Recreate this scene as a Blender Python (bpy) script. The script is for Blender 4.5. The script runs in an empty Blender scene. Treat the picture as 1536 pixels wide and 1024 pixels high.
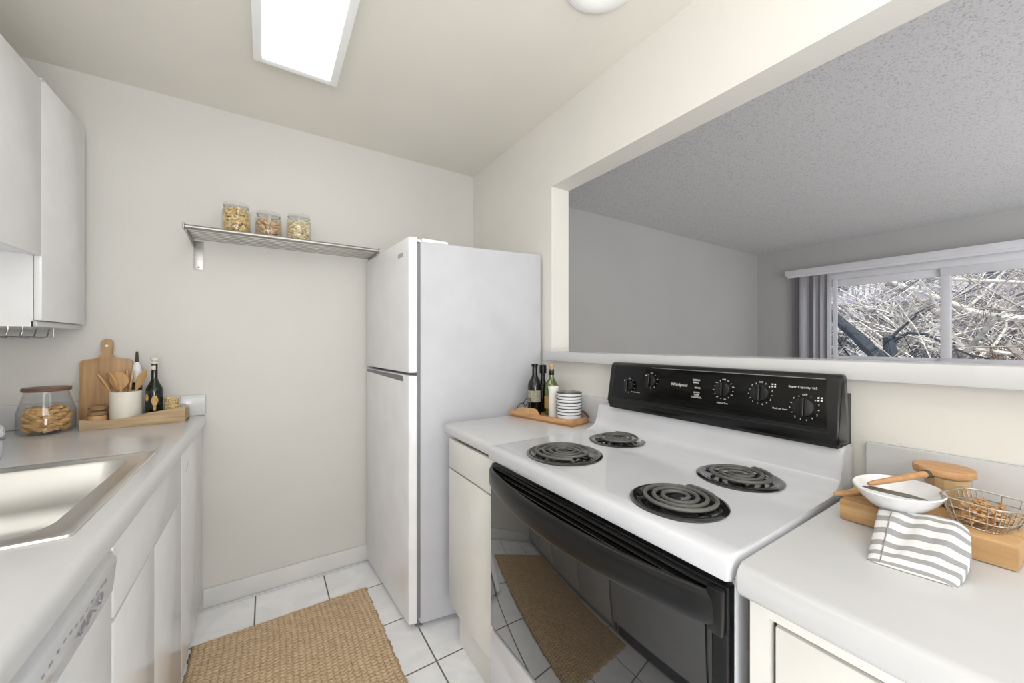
import bpy, bmesh, math, random
from mathutils import Vector, Matrix
R = random.Random(7)
S = bpy.context.scene
col = S.collection
PI = math.pi

# ---------------------------------------------------------------- materials
def nt(name):
    m = bpy.data.materials.new(name); m.use_nodes = True
    t = m.node_tree; b = t.nodes.get('Principled BSDF')
    return m, t, b
def lin(c):
    return tuple(((x/255)/12.92 if x/255 <= .04045 else ((x/255+.055)/1.055)**2.4) for x in c) + (1,)
def mat(name, c, rough=.5, metal=0, spec=.5, coat=0, bump=0, bscale=60, mottle=0, mscale=8, emit=0, crough=.05):
    m, t, b = nt(name); N = t.nodes; L = t.links
    b.inputs['Base Color'].default_value = lin(c)
    b.inputs['Roughness'].default_value = rough
    b.inputs['Metallic'].default_value = metal
    b.inputs['Specular IOR Level'].default_value = spec
    b.inputs['Coat Weight'].default_value = coat
    b.inputs['Coat Roughness'].default_value = crough
    if emit:
        b.inputs['Emission Color'].default_value = lin(c); b.inputs['Emission Strength'].default_value = emit
    tc = N.new('ShaderNodeTexCoord')
    nz = N.new('ShaderNodeTexNoise'); nz.inputs['Scale'].default_value = mscale; nz.inputs['Detail'].default_value = 4
    L.new(tc.outputs['Object'], nz.inputs['Vector'])
    k = mottle if mottle else .03
    rp = N.new('ShaderNodeValToRGB')
    d = tuple(max(0, x*(1-k)) for x in lin(c)[:3]) + (1,)
    u = tuple(min(1, x*(1+k)) for x in lin(c)[:3]) + (1,)
    rp.color_ramp.elements[0].position = .35; rp.color_ramp.elements[0].color = d
    rp.color_ramp.elements[1].position = .65; rp.color_ramp.elements[1].color = u
    L.new(nz.outputs['Fac'], rp.inputs['Fac']); L.new(rp.outputs['Color'], b.inputs['Base Color'])
    if bump:
        n2 = N.new('ShaderNodeTexNoise'); n2.inputs['Scale'].default_value = bscale; n2.inputs['Detail'].default_value = 5
        L.new(tc.outputs['Object'], n2.inputs['Vector'])
        bp = N.new('ShaderNodeBump'); bp.inputs['Strength'].default_value = bump; bp.inputs['Distance'].default_value = .01
        L.new(n2.outputs['Fac'], bp.inputs['Height']); L.new(bp.outputs['Normal'], b.inputs['Normal'])
    return m
def wood(name, c1, c2, axis='x', scale=60, rough=.5, stretch=.06):
    m, t, b = nt(name); N = t.nodes; L = t.links
    tc = N.new('ShaderNodeTexCoord'); mp = N.new('ShaderNodeMapping')
    sc = [1, 1, 1]; sc['xyz'.index(axis)] = stretch
    mp.inputs['Scale'].default_value = sc
    L.new(tc.outputs['Object'], mp.inputs['Vector'])
    nz = N.new('ShaderNodeTexNoise'); nz.inputs['Scale'].default_value = scale; nz.inputs['Detail'].default_value = 6
    nz.inputs['Distortion'].default_value = .6
    L.new(mp.outputs['Vector'], nz.inputs['Vector'])
    rp = N.new('ShaderNodeValToRGB'); rp.color_ramp.elements[0].position = .3; rp.color_ramp.elements[1].position = .7
    rp.color_ramp.elements[0].color = lin(c1); rp.color_ramp.elements[1].color = lin(c2)
    L.new(nz.outputs['Fac'], rp.inputs['Fac']); L.new(rp.outputs['Color'], b.inputs['Base Color'])
    b.inputs['Roughness'].default_value = rough
    bp = N.new('ShaderNodeBump'); bp.inputs['Strength'].default_value = .15; bp.inputs['Distance'].default_value = .002
    L.new(nz.outputs['Fac'], bp.inputs['Height']); L.new(bp.outputs['Normal'], b.inputs['Normal'])
    return m
def glass(name, tint=(1, 1, 1), refl=1.0, extra=0.0):
    m = bpy.data.materials.new(name); m.use_nodes = True; t = m.node_tree; N = t.nodes; L = t.links
    N.remove(N['Principled BSDF']); out = N['Material Output']
    tr = N.new('ShaderNodeBsdfTransparent'); tr.inputs['Color'].default_value = tint + (1,)
    gl = N.new('ShaderNodeBsdfGlossy'); gl.inputs['Roughness'].default_value = .02
    lw = N.new('ShaderNodeLayerWeight'); lw.inputs['Blend'].default_value = .5; pw = N.new('ShaderNodeMath'); pw.operation = 'POWER'; pw.inputs[1].default_value = 3.2; L.new(lw.outputs['Facing'], pw.inputs[0])
    mu = N.new('ShaderNodeMath'); mu.operation = 'MULTIPLY_ADD'; mu.inputs[1].default_value = refl; mu.inputs[2].default_value = extra
    mu.use_clamp = True
    L.new(pw.outputs[0], mu.inputs[0])
    mx = N.new('ShaderNodeMixShader'); L.new(mu.outputs[0], mx.inputs['Fac'])
    L.new(tr.outputs[0], mx.inputs[1]); L.new(gl.outputs[0], mx.inputs[2]); L.new(mx.outputs[0], out.inputs['Surface'])
    return m
def tile_mat(name, c, grout, w, ox, oy, gw=.006):
    m, t, b = nt(name); N = t.nodes; L = t.links
    tc = N.new('ShaderNodeTexCoord'); sp = N.new('ShaderNodeSeparateXYZ'); L.new(tc.outputs['Object'], sp.inputs[0])
    def edge(out, off):
        a = N.new('ShaderNodeMath'); a.operation = 'SUBTRACT'; a.inputs[1].default_value = off; L.new(out, a.inputs[0])
        p = N.new('ShaderNodeMath'); p.operation = 'PINGPONG'; p.inputs[1].default_value = w/2; L.new(a.outputs[0], p.inputs[0])
        s = N.new('ShaderNodeMapRange'); s.inputs['From Min'].default_value = gw*.35; s.inputs['From Max'].default_value = gw*.65
        L.new(p.outputs[0], s.inputs['Value']); return s.outputs[0]
    e1 = edge(sp.outputs['X'], ox); e2 = edge(sp.outputs['Y'], oy)
    mn = N.new('ShaderNodeMath'); mn.operation = 'MINIMUM'; L.new(e1, mn.inputs[0]); L.new(e2, mn.inputs[1])
    nz = N.new('ShaderNodeTexNoise'); nz.inputs['Scale'].default_value = 7; nz.inputs['Detail'].default_value = 6; nz.inputs['Distortion'].default_value = 1.5
    L.new(tc.outputs['Object'], nz.inputs['Vector'])
    rp = N.new('ShaderNodeValToRGB'); rp.color_ramp.elements[0].position = .35; rp.color_ramp.elements[1].position = .7
    rp.color_ramp.elements[0].color = lin(tuple(x*.95 for x in c)); rp.color_ramp.elements[1].color = lin(c)
    L.new(nz.outputs['Fac'], rp.inputs['Fac'])
    mx = N.new('ShaderNodeMix'); mx.data_type = 'RGBA'; mx.inputs['A'].default_value = lin(grout)
    L.new(mn.outputs[0], mx.inputs['Factor']); L.new(rp.outputs['Color'], mx.inputs['B']); L.new(mx.outputs['Result'], b.inputs['Base Color'])
    rr = N.new('ShaderNodeMapRange'); rr.inputs['To Min'].default_value = .8; rr.inputs['To Max'].default_value = .28
    L.new(mn.outputs[0], rr.inputs['Value']); L.new(rr.outputs[0], b.inputs['Roughness'])
    bp = N.new('ShaderNodeBump'); bp.inputs['Strength'].default_value = .6; bp.inputs['Distance'].default_value = .003
    L.new(mn.outputs[0], bp.inputs['Height']); L.new(bp.outputs['Normal'], b.inputs['Normal'])
    return m
def popcorn(name, c):
    m, t, b = nt(name); N = t.nodes; L = t.links
    tc = N.new('ShaderNodeTexCoord')
    v = N.new('ShaderNodeTexNoise'); v.inputs['Scale'].default_value = 120; v.inputs['Detail'].default_value = 3
    L.new(tc.outputs['Object'], v.inputs['Vector'])
    rp = N.new('ShaderNodeValToRGB'); rp.color_ramp.elements[0].position = .33; rp.color_ramp.elements[1].position = .46
    rp.color_ramp.elements[0].color = lin(tuple(x*.84 for x in c)); rp.color_ramp.elements[1].color = lin(c)
    L.new(v.outputs['Fac'], rp.inputs['Fac']); L.new(rp.outputs['Color'], b.inputs['Base Color'])
    b.inputs['Roughness'].default_value = .95; b.inputs['Specular IOR Level'].default_value = .1
    bp = N.new('ShaderNodeBump'); bp.inputs['Strength'].default_value = .35; bp.inputs['Distance'].default_value = .008
    L.new(v.outputs['Fac'], bp.inputs['Height']); L.new(bp.outputs['Normal'], b.inputs['Normal'])
    return m
def stripes(name, c1, c2, w, frac, axis='UV'):
    m, t, b = nt(name); N = t.nodes; L = t.links
    tc = N.new('ShaderNodeTexCoord'); sp = N.new('ShaderNodeSeparateXYZ'); L.new(tc.outputs['UV'], sp.inputs[0])
    nz = N.new('ShaderNodeTexNoise'); nz.inputs['Scale'].default_value = 260; L.new(tc.outputs['Object'], nz.inputs['Vector'])
    ad = N.new('ShaderNodeMath'); ad.operation = 'MULTIPLY_ADD'; ad.inputs[1].default_value = .006; L.new(nz.outputs['Fac'], ad.inputs[0]); L.new(sp.outputs['Y'], ad.inputs[2])
    a = N.new('ShaderNodeMath'); a.operation = 'MODULO'; a.inputs[1].default_value = w; L.new(ad.outputs[0], a.inputs[0])
    g = N.new('ShaderNodeMath'); g.operation = 'GREATER_THAN'; g.inputs[1].default_value = w*frac; L.new(a.outputs[0], g.inputs[0])
    mx = N.new('ShaderNodeMix'); mx.data_type = 'RGBA'; mx.inputs['A'].default_value = lin(c1); mx.inputs['B'].default_value = lin(c2)
    L.new(g.outputs[0], mx.inputs['Factor']); L.new(mx.outputs['Result'], b.inputs['Base Color'])
    b.inputs['Roughness'].default_value = .9
    bp = N.new('ShaderNodeBump'); bp.inputs['Strength'].default_value = .5; bp.inputs['Distance'].default_value = .002
    L.new(nz.outputs['Fac'], bp.inputs['Height']); L.new(bp.outputs['Normal'], b.inputs['Normal'])
    return m
def brushed(name, c, axis='y', rough=.28):
    m = wood(name, tuple(x*.9 for x in c), c, axis, 220, rough, .02)
    m.node_tree.nodes['Principled BSDF'].inputs['Metallic'].default_value = 1
    for n in m.node_tree.nodes:
        if n.type == 'BUMP': n.inputs['Strength'].default_value = .03
    return m

M = {}
M['wall'] = mat('cream_wall_paint', (226, 223, 216), .5, bump=.06, bscale=120, mottle=.015, mscale=3)
M['wallb'] = mat('cream_wall_dimmed', (208, 206, 201), .5, bump=.06, bscale=120, mottle=.015, mscale=3)  # same cream paint, darkened to offset the strong light on this wall
M['ceil'] = mat('kitchen_ceiling_paint', (230, 226, 216), .6, bump=.06, bscale=90, mottle=.015, mscale=3)
M['lwall'] = mat('grey_wall_paint', (186, 185, 184), .8, mottle=.02, mscale=2)
M['popcorn'] = popcorn('popcorn_ceiling', (216, 216, 219))
M['tile'] = tile_mat('white_floor_tile', (250, 250, 251), (112, 104, 94), .305, .259, 1.412)
M['basetile'] = mat('base_tile', (214, 213, 211), .3, mottle=.04)
M['carpet'] = mat('carpet', (170, 160, 148), .95, bump=.5, bscale=400)
M['cab'] = mat('white_laminate', (236, 236, 237), .22, coat=.25)
M['cabwarm'] = mat('warm_white_laminate', (226, 224, 218), .3, coat=.1)
M['counter'] = mat('white_countertop', (202, 202, 203), .24, coat=.35, mottle=.015, mscale=5)
M['enamel'] = mat('white_enamel', (202, 203, 208), .12, coat=.5)
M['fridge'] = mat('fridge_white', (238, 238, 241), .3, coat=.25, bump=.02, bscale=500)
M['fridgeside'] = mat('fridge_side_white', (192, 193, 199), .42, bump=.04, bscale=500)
M['seam'] = mat('dark_seam', (60, 58, 55), .8)
M['seamlt'] = mat('grey_gasket', (120, 120, 122), .7)
M['black'] = mat('black_plastic', (6, 6, 7), .28, spec=.28, coat=.06)
M['blackmat'] = mat('black_satin_plastic', (14, 14, 16), .45, spec=.35)
M['bglass'] = mat('black_oven_glass', (9, 9, 10), .03, spec=.8, coat=.2, crough=.02)
M['bpanel'] = mat('black_control_glass', (3, 3, 3), .14, spec=.18, coat=.02)
M['pan'] = mat('black_drip_pan', (12, 12, 13), .15, spec=.8, coat=.5)
M['coil'] = mat('dark_coil_element', (88, 87, 84), .5, metal=.2)
M['mark'] = mat('white_print', (215, 216, 210), .6)
M['markg'] = mat('grey_print', (135, 134, 136), .6)
M['steel'] = mat('stainless_steel', (226, 225, 222), .3, metal=1, mottle=.04, mscale=4)
M['steelx'] = brushed('stainless_shelf', (176, 174, 170), 'x', .38)
M['chrome'] = mat('chrome_wire', (170, 170, 172), .22, metal=1)
M['wire'] = mat('nickel_wire', (190, 184, 174), .3, metal=1)
M['blackwire'] = mat('black_wire', (35, 33, 36), .4)
M['woodA'] = wood('acacia_wood', (150, 112, 74), (192, 152, 108), 'z', 45)
M['woodT'] = wood('weathered_tray_wood', (140, 112, 80), (198, 170, 132), 'x', 60, .6)
M['woodU'] = wood('utensil_wood', (184, 138, 88), (206, 162, 110), 'z', 30, .6)
M['woodR'] = wood('oiled_tray_wood', (168, 118, 72), (206, 156, 106), 'y', 40, .45)
M['woodB'] = wood('oak_board', (164, 122, 76), (206, 164, 112), 'y', 50, .5)
M['bamboo'] = wood('bamboo_lid_wood', (160, 112, 68), (190, 142, 94), 'y', 60, .45)
M['walnut'] = wood('walnut_lid_wood', (92, 62, 50), (122, 86, 70), 'x', 60, .4)
M['lidold'] = wood('aged_wood', (128, 98, 66), (160, 128, 90), 'x', 60, .7)
M['glass'] = glass('clear_glass', (.975, .98, .978), .6, .025)
M['pane'] = glass('window_pane_glass', (.97, .98, .99), .25)
M['ggreen'] = mat('dark_green_glass', (8, 18, 12), .06, spec=.4, coat=.1)
M['gdark'] = mat('near_black_glass', (9, 10, 8), .06, spec=.4, coat=.1)
M['golive'] = mat('olive_green_glass', (74, 90, 22), .07, spec=.8, coat=.6, mottle=.3)
M['cream'] = mat('cream_ceramic', (226, 221, 208), .45)
M['white'] = mat('white_ceramic', (234, 234, 236), .15, coat=.5)
M['candle'] = mat('white_wax', (238, 236, 230), .5)
M['darkin'] = mat('grey_glaze', (92, 90, 84), .3, coat=.4)
M['rimdark'] = mat('dark_rim_glaze', (48, 46, 50), .4)
M['gold'] = mat('gold_paper_label', (188, 148, 82), .5, mottle=.25, mscale=90)
M['greyl'] = mat('grey_paper_label', (142, 138, 120), .7, mottle=.2, mscale=120)
M['tan'] = mat('tan_paper_label', (160, 128, 70), .7, mottle=.2, mscale=90)
M['cork'] = mat('cork', (196, 158, 124), .8)
M['foil'] = mat('white_foil', (216, 212, 198), .5)
M['cracker'] = mat('baked_cracker', (204, 160, 100), .8, bump=.4, bscale=120, mottle=.22, mscale=60)
M['nut'] = mat('nuts', (222, 192, 134), .7, mottle=.35, mscale=60)
M['nutb'] = mat('brown_nuts', (206, 172, 132), .7, mottle=.35, mscale=60)
M['nutw'] = mat('pale_nuts', (236, 218, 176), .7, mottle=.2, mscale=60)
M['pasta'] = mat('dried_pasta', (186, 142, 92), .6, mottle=.25, mscale=80)
M['meal'] = mat('beige_meal', (214, 178, 128), .8, mottle=.08)
M['towel'] = stripes('striped_linen', (220, 219, 217), (146, 145, 147), .125, .54)
M['blade'] = mat('dark_grey_blade', (96, 96, 88), .35, metal=.6)
M['blind'] = mat('vertical_blind_vinyl', (222, 220, 228), .6)
_t = M['blind'].node_tree; _tr = _t.nodes.new('ShaderNodeBsdfTranslucent'); _tr.inputs['Color'].default_value = (1, 1, 1, 1); _mx = _t.nodes.new('ShaderNodeMixShader'); _mx.inputs['Fac'].default_value = .78
_t.links.new(_t.nodes['Principled BSDF'].outputs[0], _mx.inputs[1]); _t.links.new(_tr.outputs[0], _mx.inputs[2]); _t.links.new(_mx.outputs[0], _t.nodes['Material Output'].inputs['Surface'])
M['blind_shade'] = mat('blind_vinyl_painted_shade', (128, 126, 134), .6)  # darker copy of the blind vinyl, shade painted into the slat colour
M['vinyl'] = mat('white_window_vinyl', (232, 232, 238), .4)
M['diffuser'] = mat('light_diffuser', (255, 255, 255), .5, emit=3.5)
M['lightframe'] = mat('light_frame_white', (240, 240, 238), .4, emit=.12)  # faint glow added to the frame; the vent ring shares it
M['barkd'] = mat('dark_bark', (52, 58, 66), .9, mottle=.3, mscale=10)
M['barkl'] = mat('pale_bark', (206, 200, 192), .9, mottle=.35, mscale=6)
M['barkt'] = mat('tan_bark', (150, 140, 134), .9, mottle=.3, mscale=6)
M['twig'] = mat('grey_twig', (128, 124, 130), .9, mottle=.4, mscale=5)
M['leafd'] = mat('dry_leaves', (128, 104, 86), .9, mottle=.3)
M['stucco'] = mat('pale_stucco', (206, 204, 210), .9, bump=.1, mottle=.12, mscale=1.2)
M['stucco2'] = mat('mauve_stucco', (150, 144, 158), .9, mottle=.2, mscale=1)
M['rail'] = mat('grey_railing_paint', (120, 120, 126), .7)
M['pwin'] = mat('far_window_glass', (90, 104, 118), .1)
M['lawn'] = mat('pale_ground', (170, 168, 150), .95, mottle=.2)
M['detail'] = mat('vent_mesh_dark', (58, 56, 54), .6, mottle=.6, mscale=400)
M['badge'] = mat('taupe_badge', (176, 170, 150), .5)
M['speck'] = mat('speckled_ceramic', (214, 218, 222), .3, mottle=.35, mscale=110, bump=.4, bscale=150)
M['lav'] = mat('lavender_ceramic', (200, 200, 214), .35)
def rugmat():
    m, t, b = nt('jute_fibre'); N = t.nodes; L = t.links
    tc = N.new('ShaderNodeTexCoord'); at = N.new('ShaderNodeAttribute'); at.attribute_name = 'hgt'
    nz = N.new('ShaderNodeTexNoise'); nz.inputs['Scale'].default_value = 160; nz.inputs['Detail'].default_value = 4
    L.new(tc.outputs['Object'], nz.inputs['Vector'])
    ad = N.new('ShaderNodeMath'); ad.operation = 'MULTIPLY_ADD'; ad.inputs[1].default_value = .55; L.new(nz.outputs['Fac'], ad.inputs[0]); L.new(at.outputs['Fac'], ad.inputs[2])
    rp = N.new('ShaderNodeValToRGB'); e = rp.color_ramp.elements
    e[0].position = .2; e[0].color = lin((92, 72, 52)); e[1].position = 1.1 if False else 1.0; e[1].color = lin((222, 198, 164))
    k = e.new(.6); k.color = lin((194, 166, 132))
    L.new(ad.outputs[0], rp.inputs['Fac']); L.new(rp.outputs['Color'], b.inputs['Base Color']); b.inputs['Roughness'].default_value = .95
    b.inputs['Specular IOR Level'].default_value = .1
    return m
M['jute'] = rugmat()

# ---------------------------------------------------------------- builders
ORG = {}
class MB:
    def __init__(s): s.bm = bmesh.new()
    def box(s, x0, x1, y0, y1, z0, z1, bev=0, seg=2, rot=None):
        r = bmesh.ops.create_cube(s.bm, size=1)
        vs = r['verts']
        for v in vs:
            v.co = Vector(((x0+x1)/2+v.co.x*(x1-x0), (y0+y1)/2+v.co.y*(y1-y0), (z0+z1)/2+v.co.z*(z1-z0)))
        if bev:
            es = {e for v in vs for e in v.link_edges}
            rr = bmesh.ops.bevel(s.bm, geom=list(es), offset=bev, segments=seg, affect='EDGES', profile=.5)
            vs = rr['verts']
        if rot: bmesh.ops.transform(s.bm, matrix=rot, verts=list({v for v in vs}))
        return s
    def hexa(s, pts, bev=0, seg=2):   # 8 pts: bottom 4 ccw, top 4 ccw
        vs = [s.bm.verts.new(p) for p in pts]
        for f in ((3,2,1,0),(4,5,6,7),(0,1,5,4),(1,2,6,5),(2,3,7,6),(3,0,4,7)): s.bm.faces.new([vs[i] for i in f])
        if bev:
            es = {e for v in vs for e in v.link_edges}
            bmesh.ops.bevel(s.bm, geom=list(es), offset=bev, segments=seg, affect='EDGES', profile=.5)
        return s
    def lathe(s, prof, c=(0,0,0), n=32, sx=1, sy=1):
        rings = []
        for (r, z) in prof:
            if r < 1e-6: rings.append([s.bm.verts.new((c[0], c[1], c[2]+z))])
            else: rings.append([s.bm.verts.new((c[0]+sx*r*math.cos(2*PI*i/n), c[1]+sy*r*math.sin(2*PI*i/n), c[2]+z)) for i in range(n)])
        for a, b in zip(rings, rings[1:]):
            for i in range(n):
                j = (i+1) % n
                q = ([a[0]] if len(a) == 1 else [a[i], a[j]]) + ([b[0]] if len(b) == 1 else [b[j], b[i]])
                if len(q) > 2:
                    try: s.bm.faces.new(q)
                    except ValueError: pass
        return s
    def tube(s, pts, r, n=8, closed=False, cap=True):
        pts = [Vector(p) for p in pts]; m = len(pts); rings = []
        rr = r if isinstance(r, (list, tuple)) else [r]*m
        up = None
        for i, p in enumerate(pts):
            if closed: t = pts[(i+1) % m]-pts[i-1]
            else: t = pts[min(i+1, m-1)]-pts[max(i-1, 0)]
            if t.length < 1e-9: t = Vector((0,0,1))
            t.normalize()
            if up is None: up = Vector((0,0,1)) if abs(t.z) < .9 else Vector((1,0,0))
            sd = t.cross(up)
            if sd.length < 1e-4: sd = t.cross(Vector((0,1,0)))
            sd.normalize(); up = sd.cross(t).normalized()
            rings.append([s.bm.verts.new(p+rr[i]*(math.cos(2*PI*k/n)*sd+math.sin(2*PI*k/n)*up)) for k in range(n)])
        prs = list(zip(rings, rings[1:])) + ([(rings[-1], rings[0])] if closed else [])
        for a, b in prs:
            for k in range(n): s.bm.faces.new((a[k], a[(k+1) % n], b[(k+1) % n], b[k]))
        if cap and not closed and n > 2: s.bm.faces.new(rings[0][::-1]); s.bm.faces.new(rings[-1])
        return s
    def prism(s, poly, axis, a, b, bev=0):
        def P(u, v, w):
            return {'x': (w, u, v), 'y': (u, w, v), 'z': (u, v, w)}[axis]
        A = [s.bm.verts.new(P(u, v, a)) for u, v in poly]; B = [s.bm.verts.new(P(u, v, b)) for u, v in poly]; n = len(poly)
        f = [s.bm.faces.new(A), s.bm.faces.new(B[::-1])]
        for i in range(n): f.append(s.bm.faces.new((A[i], B[i], B[(i+1) % n], A[(i+1) % n])))
        if bev:
            es = set(f[0].edges) | set(f[1].edges)
            bmesh.ops.bevel(s.bm, geom=list(es), offset=bev, segments=2, affect='EDGES', profile=.5)
        return s
    def ell(s, c, rx, ry, rz, n=8, rot=None):
        mt = Matrix.Translation(c) @ (rot.to_4x4() if rot else Matrix()) @ Matrix.Diagonal((rx, ry, rz, 1))
        bmesh.ops.create_uvsphere(s.bm, u_segments=n, v_segments=max(4, n*2//3), radius=1, matrix=mt)
        return s
    def xf(s, m): bmesh.ops.transform(s.bm, matrix=m, verts=s.bm.verts[:]); return s
def obj(name, mb, m, parent=None, origin=None, smooth=40):
    bm = mb.bm
    bmesh.ops.recalc_face_normals(bm, faces=bm.faces[:])
    if parent is not None: o0 = ORG[parent.name]
    elif origin is not None: o0 = Vector(origin)
    else: o0 = Vector((0,0,0))
    for v in bm.verts: v.co -= o0
    me = bpy.data.meshes.new(name)
    if smooth:
        for f in bm.faces: f.smooth = True
        a = math.radians(smooth)
        for e in bm.edges:
            if len(e.link_faces) == 2 and e.calc_face_angle(0) > a: e.smooth = False
    bm.to_mesh(me); bm.free()
    me.materials.append(M[m] if isinstance(m, str) else m)
    o = bpy.data.objects.new(name, me); col.objects.link(o)
    if parent is not None: o.parent = parent
    else: o.location = o0
    ORG[o.name] = o0
    return o
def thing(name, label, cat, loc, group=None):
    o = bpy.data.objects.new(name, None); o.empty_display_size = .05; col.objects.link(o); o.location = loc
    o['label'] = label; o['category'] = cat
    if group: o['group'] = group
    ORG[o.name] = Vector(loc); return o
def tag(o, label, cat, group=None, kind=None):
    o['label'] = label; o['category'] = cat
    if group: o['group'] = group
    if kind: o['kind'] = kind
    return o
def struct(name, mb, m, label=None, cat=None, parent=None, smooth=40):
    o = obj(name, mb, m, parent, smooth=smooth)
    if parent is None: o['kind'] = 'structure'; o['label'] = label; o['category'] = cat
    return o
def rrect(x0, x1, y0, y1, r, n=6):
    P = []
    for cx, cy, a in ((x1-r, y1-r, 0), (x0+r, y1-r, 90), (x0+r, y0+r, 180), (x1-r, y0+r, 270)):
        for i in range(n+1):
            t = math.radians(a+90*i/n); P.append((cx+r*math.cos(t), cy+r*math.sin(t)))
    return P
def text_mesh(txt, size, mt4, thick=0.0004):
    cu = bpy.data.curves.new('t', 'FONT'); cu.body = txt; cu.size = size; cu.align_x = 'CENTER'; cu.align_y = 'CENTER'; cu.extrude = thick
    cu.resolution_u = 2
    o = bpy.data.objects.new('t', cu); col.objects.link(o)
    dg = bpy.context.evaluated_depsgraph_get(); me = bpy.data.meshes.new_from_object(o.evaluated_get(dg))
    mb = MB(); mb.bm.from_mesh(me); mb.xf(mt4)
    bpy.data.objects.remove(o); bpy.data.curves.remove(cu); bpy.data.meshes.remove(me)
    return mb

XL, XR, YB, H = -.90, 1.175, 2.285, 2.38      # kitchen: left wall, right wall, back wall, ceiling
# ---------------------------------------------------------------- shell
struct('floor', MB().box(XL-.1, XR+.11, -1.7, YB+.1, -.1, 0), 'tile', 'white square ceramic tile floor with dark grout', 'floor', smooth=0)
struct('wall_back', MB().box(XL-.1, XR+.11, YB, YB+.1, 0, H), 'wallb', 'cream painted kitchen back wall behind the steel shelf', 'wall')
struct('wall_left', MB().box(XL-.1, XL, -1.7, YB, 0, H), 'wall', 'cream wall behind the sink counter', 'wall')
struct('wall_rear', MB().box(XL-.1, XR+.11, -1.8, -1.7, 0, H), 'wall', 'cream wall behind the viewer', 'wall')
JY = 1.447; LZ = 1.217; HZ = 2.027
wr = MB()
wr.box(XR, XR+.11, JY, YB, 0, H); wr.box(XR, XR+.11, -1.7, JY, 0, LZ-.045); wr.box(XR, XR+.11, -1.7, JY, HZ, H); wr.box(XR, XR+.11, -1.7, -.9, LZ-.045, HZ)
struct('wall_right', wr, 'wall', 'cream wall with a wide pass-through opening above the range', 'wall', smooth=0)
struct('ceiling', MB().box(XL-.1, XR+.11, -1.8, YB+.1, H, H+.1), 'ceil', 'smooth cream kitchen ceiling', 'ceiling')
struct('trim_1', MB().box(1.125, 1.30, -.9, 1.455, LZ-.043, LZ, .004), 'counter', 'white laminate ledge along the pass-through opening', 'ledge')
bb = MB()
x = -.35
bb.box(-.25, XR, YB-.012, YB, 0, .098, .003)
struct('baseboard_back', bb, 'basetile', 'pale ceramic tile skirting along the back wall', 'baseboard')
struct('baseboard_trim_back' if False else 'trim_2', MB().box(-.25, .60, YB-.024, YB-.012, 0, .010, .003), 'counter', 'thin white bead where the skirting meets the floor', 'trim')
# living room beyond
LX0, LX1, LY0, LY1 = XR+.11, 5.33, -3.0, 2.355
struct('floor_living', MB().box(LX0, LX1, LY0, LY1, -.1, 0), 'carpet', 'carpeted floor of the next room', 'floor')
struct('ceiling_living', MB().box(LX0, LX1+.15, LY0-.1, LY1+.1, H, H+.1), 'popcorn', 'grey popcorn-textured ceiling of the next room', 'ceiling')
struct('wall_living_back', MB().box(LX0, LX1+.15, LY1, LY1+.1, 0, H), 'lwall', 'plain grey side wall of the next room', 'wall')
struct('wall_living_front', MB().box(LX0, LX1+.15, LY0-.1, LY0, 0, H), 'lwall', 'grey wall at the near end of the next room', 'wall')
WY0, WY1, WZ0, WZ1 = -.95, 1.87, 1.04, 2.035
ww = MB()
ww.box(LX1, LX1+.15, WY1, LY1, 0, H); ww.box(LX1, LX1+.15, LY0, WY0, 0, H); ww.box(LX1, LX1+.15, WY0, WY1, 0, WZ0); ww.box(LX1, LX1+.15, WY0, WY1, WZ1, H)
struct('wall_window', ww, 'lwall', 'grey wall holding the sliding window', 'wall', smooth=0)
wf = MB()
a, b = LX1+.0, LX1+.09
wf.box(a-.01, b, WY0, WY1, WZ1-.075, WZ1, .004); wf.box(a-.01, b, WY0, WY1, WZ0, WZ0+.035, .004)
wf.box(a-.01, b, WY1-.045, WY1, WZ0, WZ1, .004); wf.box(a-.01, b, WY0, WY0+.045, WZ0, WZ1, .004)
w1 = struct('window_1', wf, 'vinyl', 'white framed sliding window looking onto bare trees', 'window')
def sash(y0, y1, xx, side):
    m = MB(); m.box(xx, xx+.03, y0, y1, 1.885, 1.965, .003); m.box(xx, xx+.03, y0, y1, 1.07, 1.112, .003)
    m.box(xx, xx+.03, y1-side, y1, 1.112, 1.885, .003); m.box(xx, xx+.03, y0, y0+side, 1.112, 1.885, .003)
    sx = struct('sash', m, 'vinyl', parent=w1)
    struct('pane', MB().box(xx+.012, xx+.016, y0+side-.002, y1-side+.002, 1.11, 1.887), 'pane', parent=sx)
sash(.71, 1.824, LX1+.045, .012); struct('mullion_cover', MB().box(LX1-.012, LX1+.02, 1.540, 1.578, 1.07, 1.965, .003), 'vinyl', parent=w1); sash(-.91, .775, LX1+.01, .062)
struct('trim_3', MB().box(LX1-.09, LX1+.0, WY0-.1, 2.013, 2.052, 2.115, .004), 'vinyl', 'white valance rail above the sliding window', 'valance')
vb = thing('vertical_blind', 'stacked grey vertical blinds drawn to the left of the window', 'blind', (LX1-.05, 1.77, .9))
obj('head_rail', MB().box(LX1-.075, LX1-.03, WY0, 1.99, 2.028, 2.052), 'vinyl', vb)
for i in range(17):
    y = 1.935-.0215*i; an = math.radians(24+R.uniform(-16, 16))
    m = MB(); m.prism([(-.042, 0), (-.02, .004), (0, .006), (.02, .004), (.042, 0), (.02, .0028), (0, .0048), (-.02, .0028)], 'z', .92, 2.028)
    m.xf(Matrix.Translation((LX1-.053, y, 0)) @ Matrix.Rotation(PI-an*1.0+PI/2, 4, 'Z') @ Matrix.Diagonal((.55, .55, 1, 1)))
    for v in m.bm.verts: v.co.z = .92 if v.co.z < 1.5 else 2.028
    obj('slat', m, 'blind_shade' if i < 3 or i in (7, 8, 11, 14) else 'blind', vb)

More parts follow.
